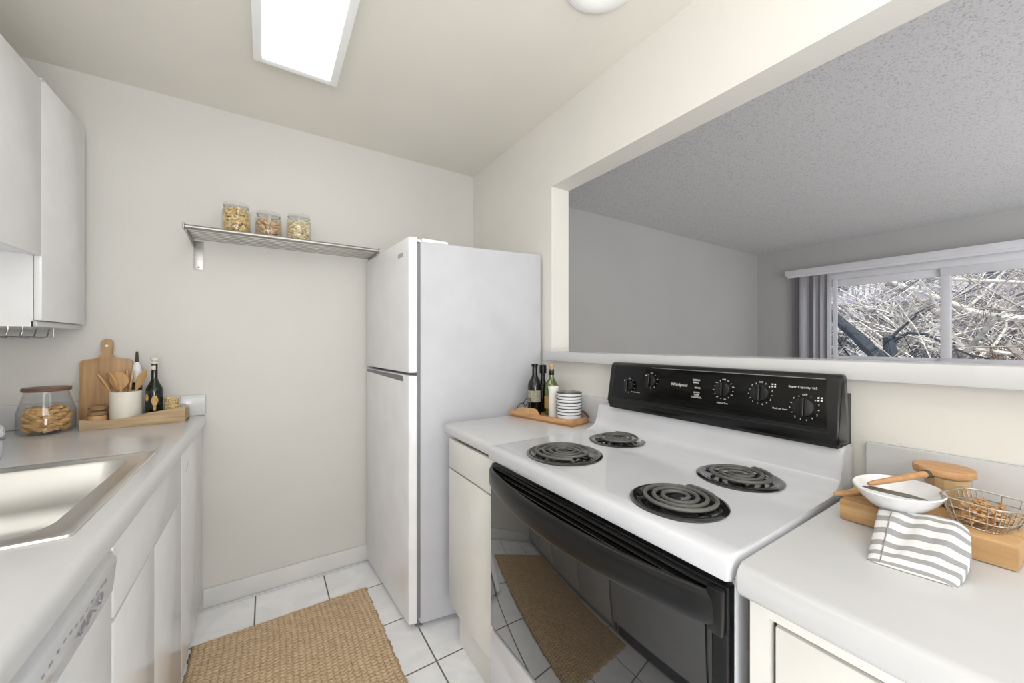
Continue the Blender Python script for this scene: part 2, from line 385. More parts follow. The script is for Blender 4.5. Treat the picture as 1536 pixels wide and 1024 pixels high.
# ---------------------------------------------------------------- ceiling fixtures
cl = thing('ceiling_light', 'long flat fluorescent ceiling panel with white frame glowing bright', 'light', (.105, 1.15, H))
fr = MB()
x0, x1, y0, y1 = -.042, .245, .50, 1.722
for bx in ((x0, x0+.028, y0, y1), (x1-.028, x1, y0, y1), (x0+.028, x1-.028, y0, y0+.028), (x0+.028, x1-.028, y1-.028, y1)):
    fr.box(*bx, 2.325, H, .003)
obj('frame', fr, 'lightframe', cl)
obj('diffuser', MB().box(x0+.028, x1-.028, y0+.028, y1-.028, 2.332, 2.345), 'diffuser', cl)
sd = thing('ceiling_vent', 'round white ceiling vent with dark mesh centre', 'vent', (.865, .815, H))
obj('ring', MB().lathe([(.122, 0), (.122, -.006), (.112, -.014), (.082, -.020), (.060, -.014), (.058, 0)], (.865, .815, H), 48), 'lightframe', sd)
obj('grille', MB().lathe([(0, -.014), (.02, -.014), (.059, -.011), (.059, -.002), (0, -.002)], (.865, .815, H), 48), 'detail', sd)

# ---------------------------------------------------------------- left run
def nose(xf_, xb, z1, z0, r=.018, sgn=1, n=6):
    # profile of a countertop with a rolled front edge; xf_ front x, xb back x
    P = [(xb, z0), (xb, z1)]
    cx = xf_ - sgn*r
    for i in range(n+1):
        t = PI/2 - (PI/2)*i/n; P.append((cx+sgn*r*math.cos(t), z1-r+r*math.sin(t)))
    r2 = .01
    for i in range(4):
        t = -(PI/2)*i/3; P.append((xf_-sgn*r2+sgn*r2*math.cos(t), z0+r2+r2*math.sin(t)))
    return P
CT = .92
c = MB(); c.prism(nose(-.238, -.315, CT, .876), 'y', -.6, YB)
c.box(XL, -.315, 1.555, YB, .882, CT); c.box(XL, -.315, -.6, 1.0, .882, CT); c.box(XL, -.765, 1.0, 1.555, .882, CT)
lc = tag(obj('countertop', c, 'counter', origin=(-.5, 1, .88)), 'long white laminate countertop holding the steel sink', 'countertop')
lb = MB(); lb.box(XL+.018, -.24, YB-.018, YB, CT, 1.018, .005); obj('backsplash', lb, 'counter', lc)
lb = MB(); lb.box(XL, XL+.018, -.6, YB, CT, 1.018, .005); obj('backsplash', lb, 'counter', lc)
# sink
def loops(lst):
    mb = MB(); rings = []
    for pts, z in lst: rings.append([mb.bm.verts.new((x, y, z)) for x, y in pts])
    n = len(rings[0])
    for a, b in zip(rings, rings[1:]):
        for i in range(n): mb.bm.faces.new((a[i], a[(i+1) % n], b[(i+1) % n], b[i]))
    return mb, rings
sx0, sx1, sy0, sy1 = -.79, -.285, .972, 1.59
sk = thing('sink', 'stainless steel drop-in kitchen sink in the left countertop', 'sink', (-.54, 1.28, CT))
ix0, ix1, iy0, iy1 = -.735, -.338, 1.022, 1.535
def I(d): return (ix0+d, ix1-d, iy0+d, iy1-d)
mb, rg = loops([(rrect(sx0, sx1, sy0, sy1, .012), CT+.0005), (rrect(sx0+.002, sx1-.002, sy0+.002, sy1-.002, .012), CT+.0045),
    (rrect(sx0+.012, sx1-.012, sy0+.012, sy1-.012, .012), CT+.0055), (rrect(sx0+.016, sx1-.016, sy0+.016, sy1-.016, .02), CT+.003),
    (rrect(*I(-.012), .05), CT+.003), (rrect(*I(-.004), .055), CT+.001), (rrect(*I(0), .055), CT-.006),
    (rrect(*I(.008), .06), CT-.10), (rrect(*I(.014), .06), CT-.145), (rrect(*I(.03), .06), CT-.163), (rrect(*I(.06), .05), CT-.17), (rrect(*I(.15), .02), CT-.173)])
mb.bm.faces.new(rg[-1])
obj('basin', mb, 'steel', sk)
obj('drain', MB().lathe([(0, .003), (.02, .003), (.034, .004), (.042, .002), (.042, 0), (0, 0)], (-.54, 1.28, CT-.1735), 28), 'chrome', sk)
# base cabinets
FX = -.255
def carcass(mb, x0, x1, y0, y1, z0, z1, t=.016):
    mb.box(x0, x1, y0, y0+t, z0, z1); mb.box(x0, x1, y1-t, y1, z0, z1); mb.box(x0, x1, y0+t, y1-t, z0, z0+t)
    return mb
def cabinet(name, label, y0, y1, face, back, toe, group=None, z1=.876, z0=.10):
    s = 1 if back < face else -1
    t = thing(name, label, 'cabinet', ((face+back)/2, (y0+y1)/2, 0), group)
    m = MB(); xs = sorted((face-s*.018, back)); carcass(m, xs[0], xs[1], y0, y1, z0, z1)
    obj('carcass', m, 'cabwarm', t)
    xs = sorted((face-s*toe, face-s*(toe+.016))); obj('toe_kick', MB().box(xs[0], xs[1], y0, y1, 0, z0), 'seam' if False else 'cabwarm', t)
    return t
def front(name, t, face, y0, y1, z0, z1, s=1, m='cab'):
    xs = sorted((face, face-s*.017)); return obj(name, MB().box(xs[0], xs[1], y0, y1, z0, z1, .0015), m, t)
t = cabinet('base_cabinet', 'tall single-door white base cabinet in the corner by the back wall', 1.772, YB-.012, FX, XL+.01, .05)
front('door', t, FX, 1.777, YB-.016, .065, .858)
sc = obj('handle', MB().tube([(FX+.001, 1.86, .775), (FX+.0015, 1.91, .80)], .0012, 6), 'counter', t)  # thin raised line modelling a scratch on the door, not a pull
t = cabinet('sink_cabinet', 'white two-door base cabinet with false drawer front under the sink', 1.055, 1.768, FX, XL+.01, .05)
front('drawer_front', t, FX, 1.06, 1.764, .712, .858)
front('door', t, FX, 1.06, 1.386, .065, .703); front('door', t, FX, 1.391, 1.764, .065, .703)
obj('finger_rail', MB().box(FX-.02, FX-.001, 1.06, 1.764, .703, .711), 'counter', t)
# dishwasher
t = thing('dishwasher', 'white built-in dishwasher with printed control strip under the counter', 'dishwasher', (-.5, .74, 0))
obj('body', MB().box(XL+.02, FX-.02, .45, 1.015, .02, .862, .002), 'seamlt', t)
obj('door', MB().box(FX-.018, FX+.001, .45, 1.045, .10, .768, .004), 'cab', t)
cpn = obj('control_panel', MB().prism([(FX-.03, .858), (FX+.004, .846), (FX+.009, .838), (FX+.003, .776), (FX-.002, .770), (FX-.03, .770)], 'y', .45, 1.045, .002), 'enamel', t)
mk = MB()
def pm(y, z, w, h):
    q = (z-.776)/(.838-.776); xx = FX+.003+.006*q+.0004
    mk.box(xx-.0006, xx+.0004, y-w/2, y+w/2, z-h/2, z+h/2)
y = .99
for i in range(16): pm(.985-i*.021, .822+.003*math.sin(i), R.uniform(.006, .012), .0035)
for i, (yy, w) in enumerate(((.975, .012), (.952, .010), (.915, .02), (.888, .018), (.75, .02), (.70, .018), (.66, .018))): pm(yy, .802, w, .011); pm(yy, .79, w*.6, .002)
obj('printed_marks', mk, 'markg', cpn)
obj('toe_panel', MB().box(FX-.07, FX-.055, .45, 1.045, 0, .10), 'cabwarm', t)
t = cabinet('base_cabinet', 'white base cabinet nearest the viewer beside the dishwasher', -.6, .444, FX, XL+.01, .05)
front('door', t, FX, -.595, -.08, .065, .858); front('door', t, FX, -.074, .44, .065, .858)

# upper cabinets
UF = -.625
t = thing('wall_cabinet', 'tall white wall cabinet hung in the corner by the back wall', 'cabinet', (-.77, 2.07, 1.31))
m = MB(); m.box(XL, UF-.019, 1.897, 1.915, 1.312, 2.13); m.box(XL, UF-.019, 2.23, 2.248, 1.312, 2.13); m.box(XL, UF-.019, 1.915, 2.23, 1.312, 1.332); m.box(XL, UF-.019, 1.915, 2.23, 2.112, 2.13); m.box(XL, XL+.01, 1.915, 2.23, 1.332, 2.112)
m.box(UF-.0225, UF-.0185, 1.897, 2.248, 1.312, 1.33)
obj('carcass', m, 'cab', t)
obj('door', MB().box(UF-.0175, UF, 1.898, 2.25, 1.333, 2.138, .0015), 'cab', t)
obj('face_strip', MB().box(UF-.0185, UF-.010, 1.90, 2.252, 1.312, 1.328, .002), 'counter', t)
t = thing('wall_cabinet', 'short white wall cabinet over the open niche above the sink', 'cabinet', (-.77, 1.4, 1.545))
m = MB(); m.box(XL, UF-.019, .9, 1.8945, 1.552, 2.125)
obj('carcass', m, 'cab', t)
obj('door', MB().box(UF-.0175, UF, 1.40, 1.8945, 1.545, 2.125, .0015), 'cab', t)
obj('door', MB().box(UF-.0175, UF, .90, 1.3945, 1.545, 2.125, .0015), 'cab', t)
obj('hinge', MB().box(UF-.018, UF+.004, 1.885, 1.903, 2.1255, 2.133, .003), 'counter', t)
# wire rack under tall wall cabinet
t = thing('stemware_rack', 'chrome wire rack hanging beneath the tall wall cabinet', 'rack', (-.74, 2.1, 1.312))
m = MB()
for k, xx in enumerate((-.86, -.795, -.758, -.724, -.691, -.663)):
    if k in (0, 5): m.tube([(xx, 2.10, 1.312), (xx, 2.10, 1.280)], .0016)
m.tube([(-.86, 2.10, 1.280), (-.663, 2.10, 1.280)], .0016)
m.tube([(-.86, 2.0, 1.280), (-.672, 2.0, 1.280)], .0016)
obj('rail', m, 'chrome', t)
for xx in (-.823, -.791, -.758, -.724, -.692):
    obj('hook', MB().tube([(xx, 2.16, 1.312), (xx, 2.14, 1.280), (xx, 2.10, 1.275), (xx, 2.0, 1.2765), (xx+.002, 1.955, 1.276), (xx+.006, 1.945, 1.283), (xx+.008, 1.95, 1.300), (xx+.008, 1.95, 1.312)], .0024), 'chrome', t)

# ---------------------------------------------------------------- fridge
t = thing('refrigerator', 'tall white top-freezer refrigerator standing by the back wall', 'refrigerator', (.85, 1.9, 0))
def L2(a, b, s): return (a[0]+(b[0]-a[0])*s, a[1]+(b[1]-a[1])*s)
# plan corners: body near-front, near-back, far-back, far-front
A = (.566, 1.602); B = (1.163, 1.515); C = (1.163, 2.255); D = (.53, 2.262)
def quad(A, B, C, D, z0, z1, bev=.006): return MB().hexa([(*A, z0), (*B, z0), (*C, z0), (*D, z0), (*A, z1), (*B, z1), (*C, z1), (*D, z1)], bev, 3)
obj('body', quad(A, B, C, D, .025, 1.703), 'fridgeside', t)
da, db, dc, dd = (.517, 1.618), (.553, 1.606), (.518, 2.262), (.478, 2.262)
gk = quad((.551, 1.609), (.568, 1.607), (.532, 2.258), (.515, 2.258), .05, 1.695, .001); obj('gasket', gk, 'seamlt', t)
def door(z0, z1): return quad(da, db, dc, dd, z0, z1, .005)
fd = obj('freezer_door', door(1.128, 1.722), 'fridge', t)
rd = obj('fridge_door', door(.03, 1.115), 'fridge', t)
# recessed pull along the top of the lower door
def on(s, off): p = L2(da, dd, s); return (p[0]-off, p[1])
h0, h1 = .10, .97
m = MB(); p0, p1 = on(h0, .0008), on(h1, .0008); q0, q1 = on(h0, -.004), on(h1, -.004)
m.hexa([(*p0, 1.086), (*q0, 1.086), (*q1, 1.098), (*p1, 1.098), (*p0, 1.112), (*q0, 1.112), (*q1, 1.112), (*p1, 1.112)])
obj('handle', m, 'seamlt', rd)
m = MB(); p0, p1 = on(.07, .0012), on(.205, .0012); q0, q1 = on(.07, -.002), on(.205, -.002)
p0, p1, q0, q1 = on(.10, .001), on(.20, .001), on(.10, -.002), on(.20, -.002)
m.hexa([(*p0, 1.645), (*q0, 1.645), (*q1, 1.645), (*p1, 1.645), (*p0, 1.665), (*q0, 1.665), (*q1, 1.665), (*p1, 1.665)], .0004)
obj('badge', m, 'badge', fd)
obj('hinge_cover', MB().box(.575, .70, 1.61, 1.66, 1.703, 1.722, .006), 'fridge', t)
obj('hinge', MB().box(.525, .60, 1.618, 1.655, 1.7035, 1.709, .001).box(.545, .575, 1.622, 1.65, 1.704, 1.716, .003), 'fridge', t)
for p in ((.55, 1.64), (.52, 2.22), (1.1, 1.56), (1.1, 2.2)):
    obj('foot', MB().lathe([(0, 0), (.018, 0), (.018, .008), (.009, .010), (.009, .032), (0, .032)], (p[0]+.02, p[1], 0), 16), 'seamlt', t)

# ---------------------------------------------------------------- right run, left of the range
RX = .628
c = MB(); c.prism(nose(.622, XR, CT, .880, .018, -1), 'y', 1.062, 1.478, .003)
rc = tag(obj('countertop', c, 'counter', origin=(.9, 1.27, .88)), 'short white countertop between the refrigerator and the range', 'countertop')
obj('backsplash', MB().box(XR-.02, XR, 1.062, 1.478, CT, 1.03, .005), 'counter', rc)
t = cabinet('base_cabinet', 'narrow white base cabinet with one drawer left of the range', 1.066, 1.440, RX, XR-.01, .05, z0=.185)
front('drawer', t, RX, 1.068, 1.438, .752, .868, -1, 'cabwarm'); front('door', t, RX, 1.068, 1.438, .19, .744, -1, 'cabwarm')
# right of the range
c = MB(); c.prism(nose(.600, XR, CT, .874, .018, -1), 'y', -.6, .296, .004)
rc = tag(obj('countertop', c, 'counter', origin=(.9, -.1, .88)), 'white countertop at the near right of the range under the oak board', 'countertop')
obj('backsplash', MB().box(XR-.02, XR, -.6, .283, CT, 1.032, .005), 'counter', rc)
t = cabinet('base_cabinet', 'white base cabinet with recessed door right of the range', -.6, .288, RX+.018, XR-.01, .06, z1=.874)
fr = MB(); fr.box(RX, RX+.018, .262, .288, .1, .874); fr.box(RX, RX+.018, -.6, .262, .848, .874); fr.box(RX, RX+.018, -.6, .262, .1, .13)
obj('face_frame', fr, 'cabwarm', t)
obj('door', MB().box(RX+.006, RX+.022, -.2, .256, .135, .838, .002), 'cabwarm', t)
obj('door', MB().box(RX+.006, RX+.022, -.59, -.206, .135, .838, .002), 'cabwarm', t)
obj('inner_panel', MB().box(RX+.0225, RX+.03, -.59, .26, .13, .85), 'cabwarm', t)
obj('side_seam', MB().box(RX+.002, RX+.010, .2885, .2925, .1, .872), 'seam', t)

# ---------------------------------------------------------------- range
Y0, Y1 = .307, 1.056
rg_ = thing('electric_range', 'white electric coil range with black oven door and black control panel', 'stove', (.85, .68, 0))
obj('body', MB().box(.632, 1.15, Y0+.004, Y1-.006, .02, .885, .002), 'enamel', rg_)
obj('storage_drawer', MB().box(.604, .631, Y0+.004, Y1-.004, .045, .338, .004), 'enamel', rg_)
# cooktop profile (x,z)
P = [(.612, .884), (.598, .888), (.5955, .894), (.5955, .915), (.5985, .9235), (.606, .9275), (.62, .9288), (.645, .9265), (1.03, .9265), (1.055, .930), (1.072, .938), (1.083, .952), (1.088, .968), (1.090, 1.008), (1.094, 1.018), (1.103, 1.022), (1.155, 1.022), (1.155, .884)]
obj('cooktop', MB().prism(P, 'y', Y0-.002, Y1, .005), 'enamel', rg_)
obj('side_gap', MB().box(1.10, 1.160, Y0+.002, Y1-.06, .90, 1.14), 'blackmat', rg_)
# oven door
od = obj('oven_door', MB().box(.606, .631, Y0+.004, Y1-.004, .345, .874, .004), 'black', rg_)
obj('glass', MB().box(.6015, .607, Y0+.026, Y1-.006, .356, .868, .002), 'bglass', od)
m = MB()
for k in range(3): m.tube([(.6035-.001*k, Y0+.02, .866-.013*k), (.6035-.001*k, Y1-.02, .866-.013*k)], .0042, 8)
obj('vent_ridges', m, 'black', od)
# bowed handle
n = 28; mb = MB(); rings = []
for i in range(n+1):
    s = i/n; yy = Y1-.008-(Y1-Y0-.016)*s; bow = math.sin(PI*s)**.75
    cx = .600-.050*bow; cz = .838-.008*bow; hh = .026+.004*bow; tt = .007+.002*bow
    if s < .001 or s > .999: cx = .601
    pr = [(-tt, -hh*.75), (-tt*.9, hh*.5), (-tt*.3, hh*.95), (tt*.6, hh), (tt, hh*.6), (tt, -hh*.7), (tt*.3, -hh), (-tt*.6, -hh)]
    rings.append([mb.bm.verts.new((cx+a_, yy, cz+b_)) for a_, b_ in pr])
for a_, b_ in zip(rings, rings[1:]):
    for k in range(8): mb.bm.faces.new((a_[k], a_[(k+1) % 8], b_[(k+1) % 8], b_[k]))
mb.bm.faces.new(rings[0]); mb.bm.faces.new(rings[-1][::-1])
obj('handle', mb, 'black', od, smooth=60)
obj('end_cap', MB().box(.590, .6055, Y0+.004, Y0+.03, .80, .872, .004), 'black', od)
# burners
def burner(cx, cy, rp_, rc_, turns, a0):
    z = .9265
    p = MB().lathe([(rp_, 0), (rp_+.001, .003), (rp_-.004, .0055), (rp_-.012, .0050), (rp_-.017, .0016), (rp_*.7, .0010), (0, .0008)], (cx, cy, z), 56)
    pn = obj('burner_pan', p, 'pan', rg_)
    pts = []; N_ = int(turns*28)
    for i in range(N_+1):
        a = 2*PI*turns*i/N_; r = .017+(rc_-.017)*i/N_; pts.append((cx+r*math.cos(a+a0), cy+r*math.sin(a+a0), z+.0125))
    e = Vector(pts[-1]); d = Vector((math.cos(a0+2*PI*turns), math.sin(a0+2*PI*turns), 0)); tg = Vector((-d.y, d.x, 0)); pts += [tuple(e+tg*.006-d*.0005+Vector((0, 0, -.003))), tuple(e+tg*.010-d*.001+Vector((0, 0, -.009)))]
    c_ = MB().tube(pts, .0042, 8); obj('coil', c_, 'coil', pn)
    s_ = MB()
    for k in range(3):
        a = a0+k*2*PI/3+.5; dx, dy = math.cos(a), math.sin(a)
        s_.tube([(cx+.012*dx, cy+.012*dy, z+.0045), (cx+(rc_+.004)*dx, cy+(rc_+.004)*dy, z+.0045)], .0024, 6)
    s_.lathe([(0, .0125), (.012, .012), (.014, .009), (.014, .004), (0, .004)], (cx, cy, z), 20)
    obj('coil_support', s_, 'blackmat', pn)
burner(.745, .858, .112, .088, 3.6, .4)
burner(1.000, .880, .092, .070, 2.8, 2.0)
burner(.975, .473, .094, .073, 2.8, 1.2)
burner(.722, .472, .095, .077, 3.4, 4.0)
# backguard / control panel
PX0, PZ0, PX1, PZ1 = 1.072, 1.036, 1.094, 1.186
bg = MB(); pf = [(PX0+.004, 1.027), (PX0-.001, 1.036), (PX0-.001, 1.048), (PX1-.004, 1.176), (PX1+.001, 1.183), (PX1+.010, 1.187), (PX1+.026, 1.1865), (1.1205, 1.175), (1.122, 1.10), (1.140, 1.03), (1.140, 1.024)]
GY0, GY1 = .306, .988
bg.prism(pf, 'y', GY0, GY1, .006)
gd = obj('backguard', bg, 'black', rg_)
dirv = Vector((PX1-PX0, 0, PZ1-PZ0)).normalized(); nrm = Vector((-dirv.z, 0, dirv.x))
def PP(y, z, off=0.0):
    s = (z-PZ0)/(PZ1-PZ0); return Vector((PX0+(PX1-PX0)*s, y, z))+nrm*off
gl_ = MB(); q = [PP(GY0+.022, 1.062, -.004), PP(GY1-.018, 1.062, -.004), PP(GY1-.024, 1.176, -.004), PP(GY0+.028, 1.176, -.004)]
q2 = [p+nrm*.0075 for p in q]; gl_.hexa([*q, *q2], .0015)
obj('panel_glass', gl_, 'bpanel', gd)
obj('lower_trim', MB().tube([PP(GY0+.02, 1.052, .002), PP(GY1-.015, 1.052, .002)], .0022, 8), 'blackmat', gd)
obj('top_trim', MB().tube([PP(GY0+.03, 1.1745, .003), PP(GY0+.5, 1.1745, .003)], .0010, 8), 'chrome', gd)
obj('foot_channel', MB().box(1.076, 1.12, GY0+.004, GY1-.006, 1.0205, 1.028), 'blackmat', gd)
# frame of panel: x axis text -> -Y direction (left to right in view), up -> dirv
def PF(y, z, off=.0037):
    p = PP(y, z, off); m4 = Matrix.Identity(4)
    m4.col[0] = (0, -1, 0, 0); m4.col[1] = (*dirv, 0); m4.col[2] = (*(Vector((0, -1, 0)).cross(dirv)), 0); m4.col[3] = (*p, 1)
    return m4
KN = [(.894, 1.107, .0195), (.805, 1.131, .0195), (.566, 1.127, .0215), (.471, 1.127, .0225), (.374, 1.104, .0235)]
for i, (ky, kz, kr) in enumerate(KN):
    F = PF(ky, kz)
    m = MB().lathe([(0, 0), (kr, 0), (kr, .004), (kr*.93, .010), (kr*.86, .0115), (0, .0125)], (0, 0, 0), 36)
    m.xf(F); kb = obj('knob', m, 'blackmat', gd)
    g = MB().box(-kr*.24, kr*.24, -kr*.9, kr*.95, .011, .021, .0028, 3); g.xf(F @ Matrix.Rotation(math.radians((4, -3, 2, 0, 0)[i]), 4, 'Z')); obj('grip', g, 'black', kb)
    mk = MB(); nn = 9 if i < 2 else 14
    for k in range(nn):
        a = math.radians(90 - (k+1)*360/(nn+1)); rr = kr*1.22
        if i >= 2 and k % 2 == 0:
            tm = text_mesh(str((k//2+1) if i > 2 else 150+50*(k//2)), .0062 if i > 2 else .0042, F @ Matrix.Translation((rr*1.04*math.cos(a), rr*1.04*math.sin(a), 0)), .0001)
        else:
            tm = MB().box(-.0016, .0016, -.0006, .0006, 0, .0002); tm.xf(F @ Matrix.Translation((rr*math.cos(a), rr*math.sin(a), 0)) @ Matrix.Rotation(a, 4, 'Z'))
        me_ = bpy.data.meshes.new('x'); tm.bm.to_mesh(me_); tm.bm.free(); mk.bm.from_mesh(me_); bpy.data.meshes.remove(me_)
    tm = text_mesh('OFF', .0060, F @ Matrix.Translation((0, kr*1.3, 0)), .0001)
    me_ = bpy.data.meshes.new('x'); tm.bm.to_mesh(me_); tm.bm.free(); mk.bm.from_mesh(me_); bpy.data.meshes.remove(me_)
    obj('dial_marks', mk, 'mark', gd)
def lab(txt, y, z, size, m='mark'):
    o = obj('panel_lettering', text_mesh(txt, size, PF(y, z), .0001), m, gd, smooth=0); return o
lab('Whirlpool', .703, 1.128, .0135)
lab('Super Capacity 465', .3795, 1.1515, .0075)
lab('Push to Turn', .860, 1.087, .0050); lab('Push to Turn', .5665, 1.089, .0058); lab('Push to Turn', .4245, 1.094, .0062)
lab('CLEAN\nBAKE', .648, 1.143, .0075); lab('BROIL', .642, 1.124, .0070); lab('OVEN\nTEMP\nCONTROL', .644, 1.103, .0070)
for (ky, kz, kr) in KN:
    F = PF(ky-.030, kz+.023) if kr > .0205 else PF(ky+.022, kz+.017)
    m = MB(); s_ = .0038 if kr > .022 else .0022
    if .0196 < kr < .022: m.bm.free(); continue
    if kr > .022:
        for ax in (-1, 1):
            for ay in (-1, 1): m.box(ax*s_*.8-s_*.45, ax*s_*.8+s_*.45, ay*s_*.8-s_*.45, ay*s_*.8+s_*.45, 0, .0002)
    else: m.lathe([(0, 0), (s_, 0), (s_, .0002), (0, .0002)], (0, 0, 0), 12)
    m.xf(F); obj('burner_symbol', m, 'mark', gd)
for lx in ((.66, .36), (.66, 1.0), (1.1, .36), (1.1, 1.0)):
    obj('foot', MB().lathe([(0, 0), (.015, 0), (.015, .021), (0, .021)], (lx[0], lx[1], 0), 12), 'blackmat', rg_)

# ---------------------------------------------------------------- steel shelf and jars
t = thing('wall_shelf', 'slatted stainless steel shelf mounted on the back wall', 'shelf', (.1, 2.16, 1.74))
SX0, SX1 = -.288, .497
def shy(s): return (SX0+0.0*s, SX1-.0*s)
for k in range(8):
    y = 2.045+k*.031
    a_, b_ = SX0, SX1
    obj('slat', MB().tube([(a_+.004, y, 1.742), (b_-.004, y, 1.742)], .0048 if k else .0085, 10), 'steelx', t)
for xx in (SX0, SX1):
    obj('end_bar', MB().box(xx-.003, xx+.003, 2.036, 2.284, 1.730, 1.756, .002), 'steelx', t)
for xx in (SX0+.003, SX1-.008):
    m = MB().box(xx, xx+.036, YB-.004, YB, 1.600, 1.733, .001); m.prism([(YB-.004, 1.700), (YB-.004, 1.732), (2.06, 1.732), (2.06, 1.724)], 'x', xx, xx+.004)
    br = obj('bracket', m, 'steelx', t)
    obj('screw', MB().lathe([(0, -.001), (.004, -.001), (.004, .0015), (0, .002)], (0, 0, 0), 12).xf(Matrix.Translation((xx+.018, YB-.004, 1.612)) @ Matrix.Rotation(PI/2, 4, 'X')), 'seamlt', br)
def pebbles(c, rad, z0, z1, n, r, m_, shape=(1, .8, .7), surf=True):
    mb = MB()
    for i in range(n):
        a = R.uniform(0, 2*PI); q = rad*(math.sqrt(R.uniform(.0, 1)) if R.random() < .4 else R.uniform(.86, .98)); z = R.uniform(z0, z1+.004*math.cos(q*40))
        s = r*R.uniform(.8, 1.2)
        rot = Matrix.Rotation(R.uniform(0, PI), 3, 'Z') @ Matrix.Rotation(R.uniform(-1, 1), 3, 'X') @ Matrix.Rotation(R.uniform(-1, 1), 3, 'Y')
        mb.ell(Vector((c[0]+q*math.cos(a), c[1]+q*math.sin(a), z)), s*shape[0], s*shape[1], s*shape[2], 6, rot)
    return mb
def glassjar(c, r, h, neck, name, label, group=None, lidm='glass', lidh=.014, lidr=None, shoulder=.82):
    t = thing(name, label, 'jar', c, group)
    w = .0018
    prof = [(0, .001), (r*.9, .001), (r, .008), (r, h*shoulder), (neck, h*.95), (neck, h), (neck-w, h), (neck-w, h*.95), (r-w, h*shoulder), (r-w, .010), (r*.88, .004), (0, .004)]
    obj('glass_body', MB().lathe(prof, c, 36), 'glass', t)
    lr = lidr or neck+.003
    if lidm == 'glass':
        obj('lid', MB().lathe([(0, h+.001), (lr, h+.001), (lr+.001, h+.006), (lr, h+lidh), (lr*.8, h+lidh), (lr*.78, h+lidh*.6), (0, h+lidh*.6)], c, 36), 'glass', t)
        obj('rim_seal', MB().lathe([(lr, h-.001), (lr+.0008, h+.0005), (lr, h+.002), (lr-.004, h+.0005), (lr, h-.001)], c, 36), 'counter', t)
    else:
        obj('lid', MB().lathe([(0, h), (lr-.002, h), (lr, h+.003), (lr, h+lidh-.003), (lr-.003, h+lidh), (0, h+lidh)], c, 36), lidm, t)
    return t
SZ = 1.7505
for i, (jx, jh, fill, mm, lb_, nn, sh) in enumerate(((-.116, .124, .93, 'nut', 'tallest glass jar on the steel shelf, filled with golden nuts', 330, (1, .8, .7)),
        (.008, .106, .80, 'nutb', 'middle glass jar on the steel shelf, filled with brownish nuts', 260, (1, .8, .7)),
        (.133, .118, .82, 'nutw', 'rightmost glass jar on the steel shelf, filled with pale cashews', 240, (1.4, .62, .6)))):
    cc = (jx, 2.125, SZ)
    t = glassjar(cc, .0535, jh, .045, 'glass_jar', lb_, 'glass nut jars on the steel shelf')
    o = obj('nuts', pebbles((jx, 2.125), .045, SZ+.011, SZ+jh*fill, nn, .0075, mm, sh), mm, t); o['kind'] = 'stuff'

# ---------------------------------------------------------------- left counter decor
t = glassjar((-.695, 2.150, CT+.0005), .074, .158, .056, 'cracker_jar', 'wide glass jar of crackers with dark walnut lid on the left counter', None, 'walnut', .014, .062, .52)
ck = []
def cracker_mesh():
    m = MB(); n = 12; jit = [R.uniform(.85, 1.12) for _ in range(n)]; top, bot = [], []
    r = .0205
    for k in range(n):
        a = 2*PI*k/n; x, y = r*jit[k]*math.cos(a), r*jit[k]*math.sin(a)
        top.append(m.bm.verts.new((x*.85, y*.85, .0075))); bot.append((m.bm.verts.new((x, y, .002)), m.bm.verts.new((x*.85, y*.85, -.004))))
    tc_ = m.bm.verts.new((0, 0, .010)); bc_ = m.bm.verts.new((0, 0, -.0055))
    for k in range(n):
        j = (k+1) % n
        m.bm.faces.new((tc_, top[k], top[j])); m.bm.faces.new((top[k], bot[k][0], bot[j][0], top[j])); m.bm.faces.new((bot[k][0], bot[k][1], bot[j][1], bot[j][0])); m.bm.faces.new((bot[k][1], bc_, bot[j][1]))
    return m
protos = []
cnt = 0
for layer in range(7):
    zc = CT+.0165+layer*.0122
    rad_lim = .051 if zc < .99 else .044
    spots = [(0, 0, 0)]+[(.033+.018*(k % 2), 2*PI*k/9+layer*.55, 1) for k in range(9)]
    if layer == 6: spots = spots[1::2]
    for (q, a, e) in spots:
        q = min(q, rad_lim-.001)
        p = (-.695+q*math.cos(a), 2.150+q*math.sin(a), zc+R.uniform(-.002, .002))
        if cnt < 5:
            o = obj('cracker', cracker_mesh(), 'cracker', origin=(0, 0, 0)); protos.append(o)
        else:
            o = R.choice(protos).copy(); col.objects.link(o)
        o.location = p
        tilt = R.uniform(.2, 1.1) if e else R.uniform(-.3, .3)
        o.rotation_euler = Matrix.Rotation(a, 3, 'Z').to_4x4().to_euler()
        o.rotation_euler = (Matrix.Rotation(a, 3, 'Z') @ Matrix.Rotation(-tilt*(1 if q > .04 else .4), 3, 'Y') @ Matrix.Rotation(R.uniform(0, 6), 3, 'Z')).to_euler()
        tag(o, 'small round baked cracker inside the walnut-lidded glass jar', 'cracker', 'crackers in the glass jar'); cnt += 1

# cutting board leaning on the back wall
def paddle(w, h, hw, hh, th, rr=.018):
    P = []
    def arc(cx, cy, r, a0, a1, n=6):
        for i in range(n+1):
            a = math.radians(a0+(a1-a0)*i/n); P.append((cx+r*math.cos(a), cy+r*math.sin(a)))
    arc(w/2-.01, .01, .01, -90, 0); arc(w/2-rr, h-rr, rr, 0, 90)
    P.append((hw*.75+.024, h+.0005)); P.append((hw*.75+.006, h+.006)); P.append((hw*.58, h+.022)); P.append((hw*.8, h+hh*.5))
    arc(0, h+hh-hw*.85, hw*.85, 10, 170, 10)
    P.append((-hw*.8, h+hh*.5)); P.append((-hw*.58, h+.022)); P.append((-hw*.75-.006, h+.006)); P.append((-hw*.75-.024, h+.0005))
    arc(-w/2+rr, h-rr, rr, 90, 180); arc(-w/2+.01, .01, .01, 180, 270)
    m = MB(); m.prism(P, 'y', -th/2, th/2, .002); return m
m = paddle(.157, .268, .022, .084, .013)
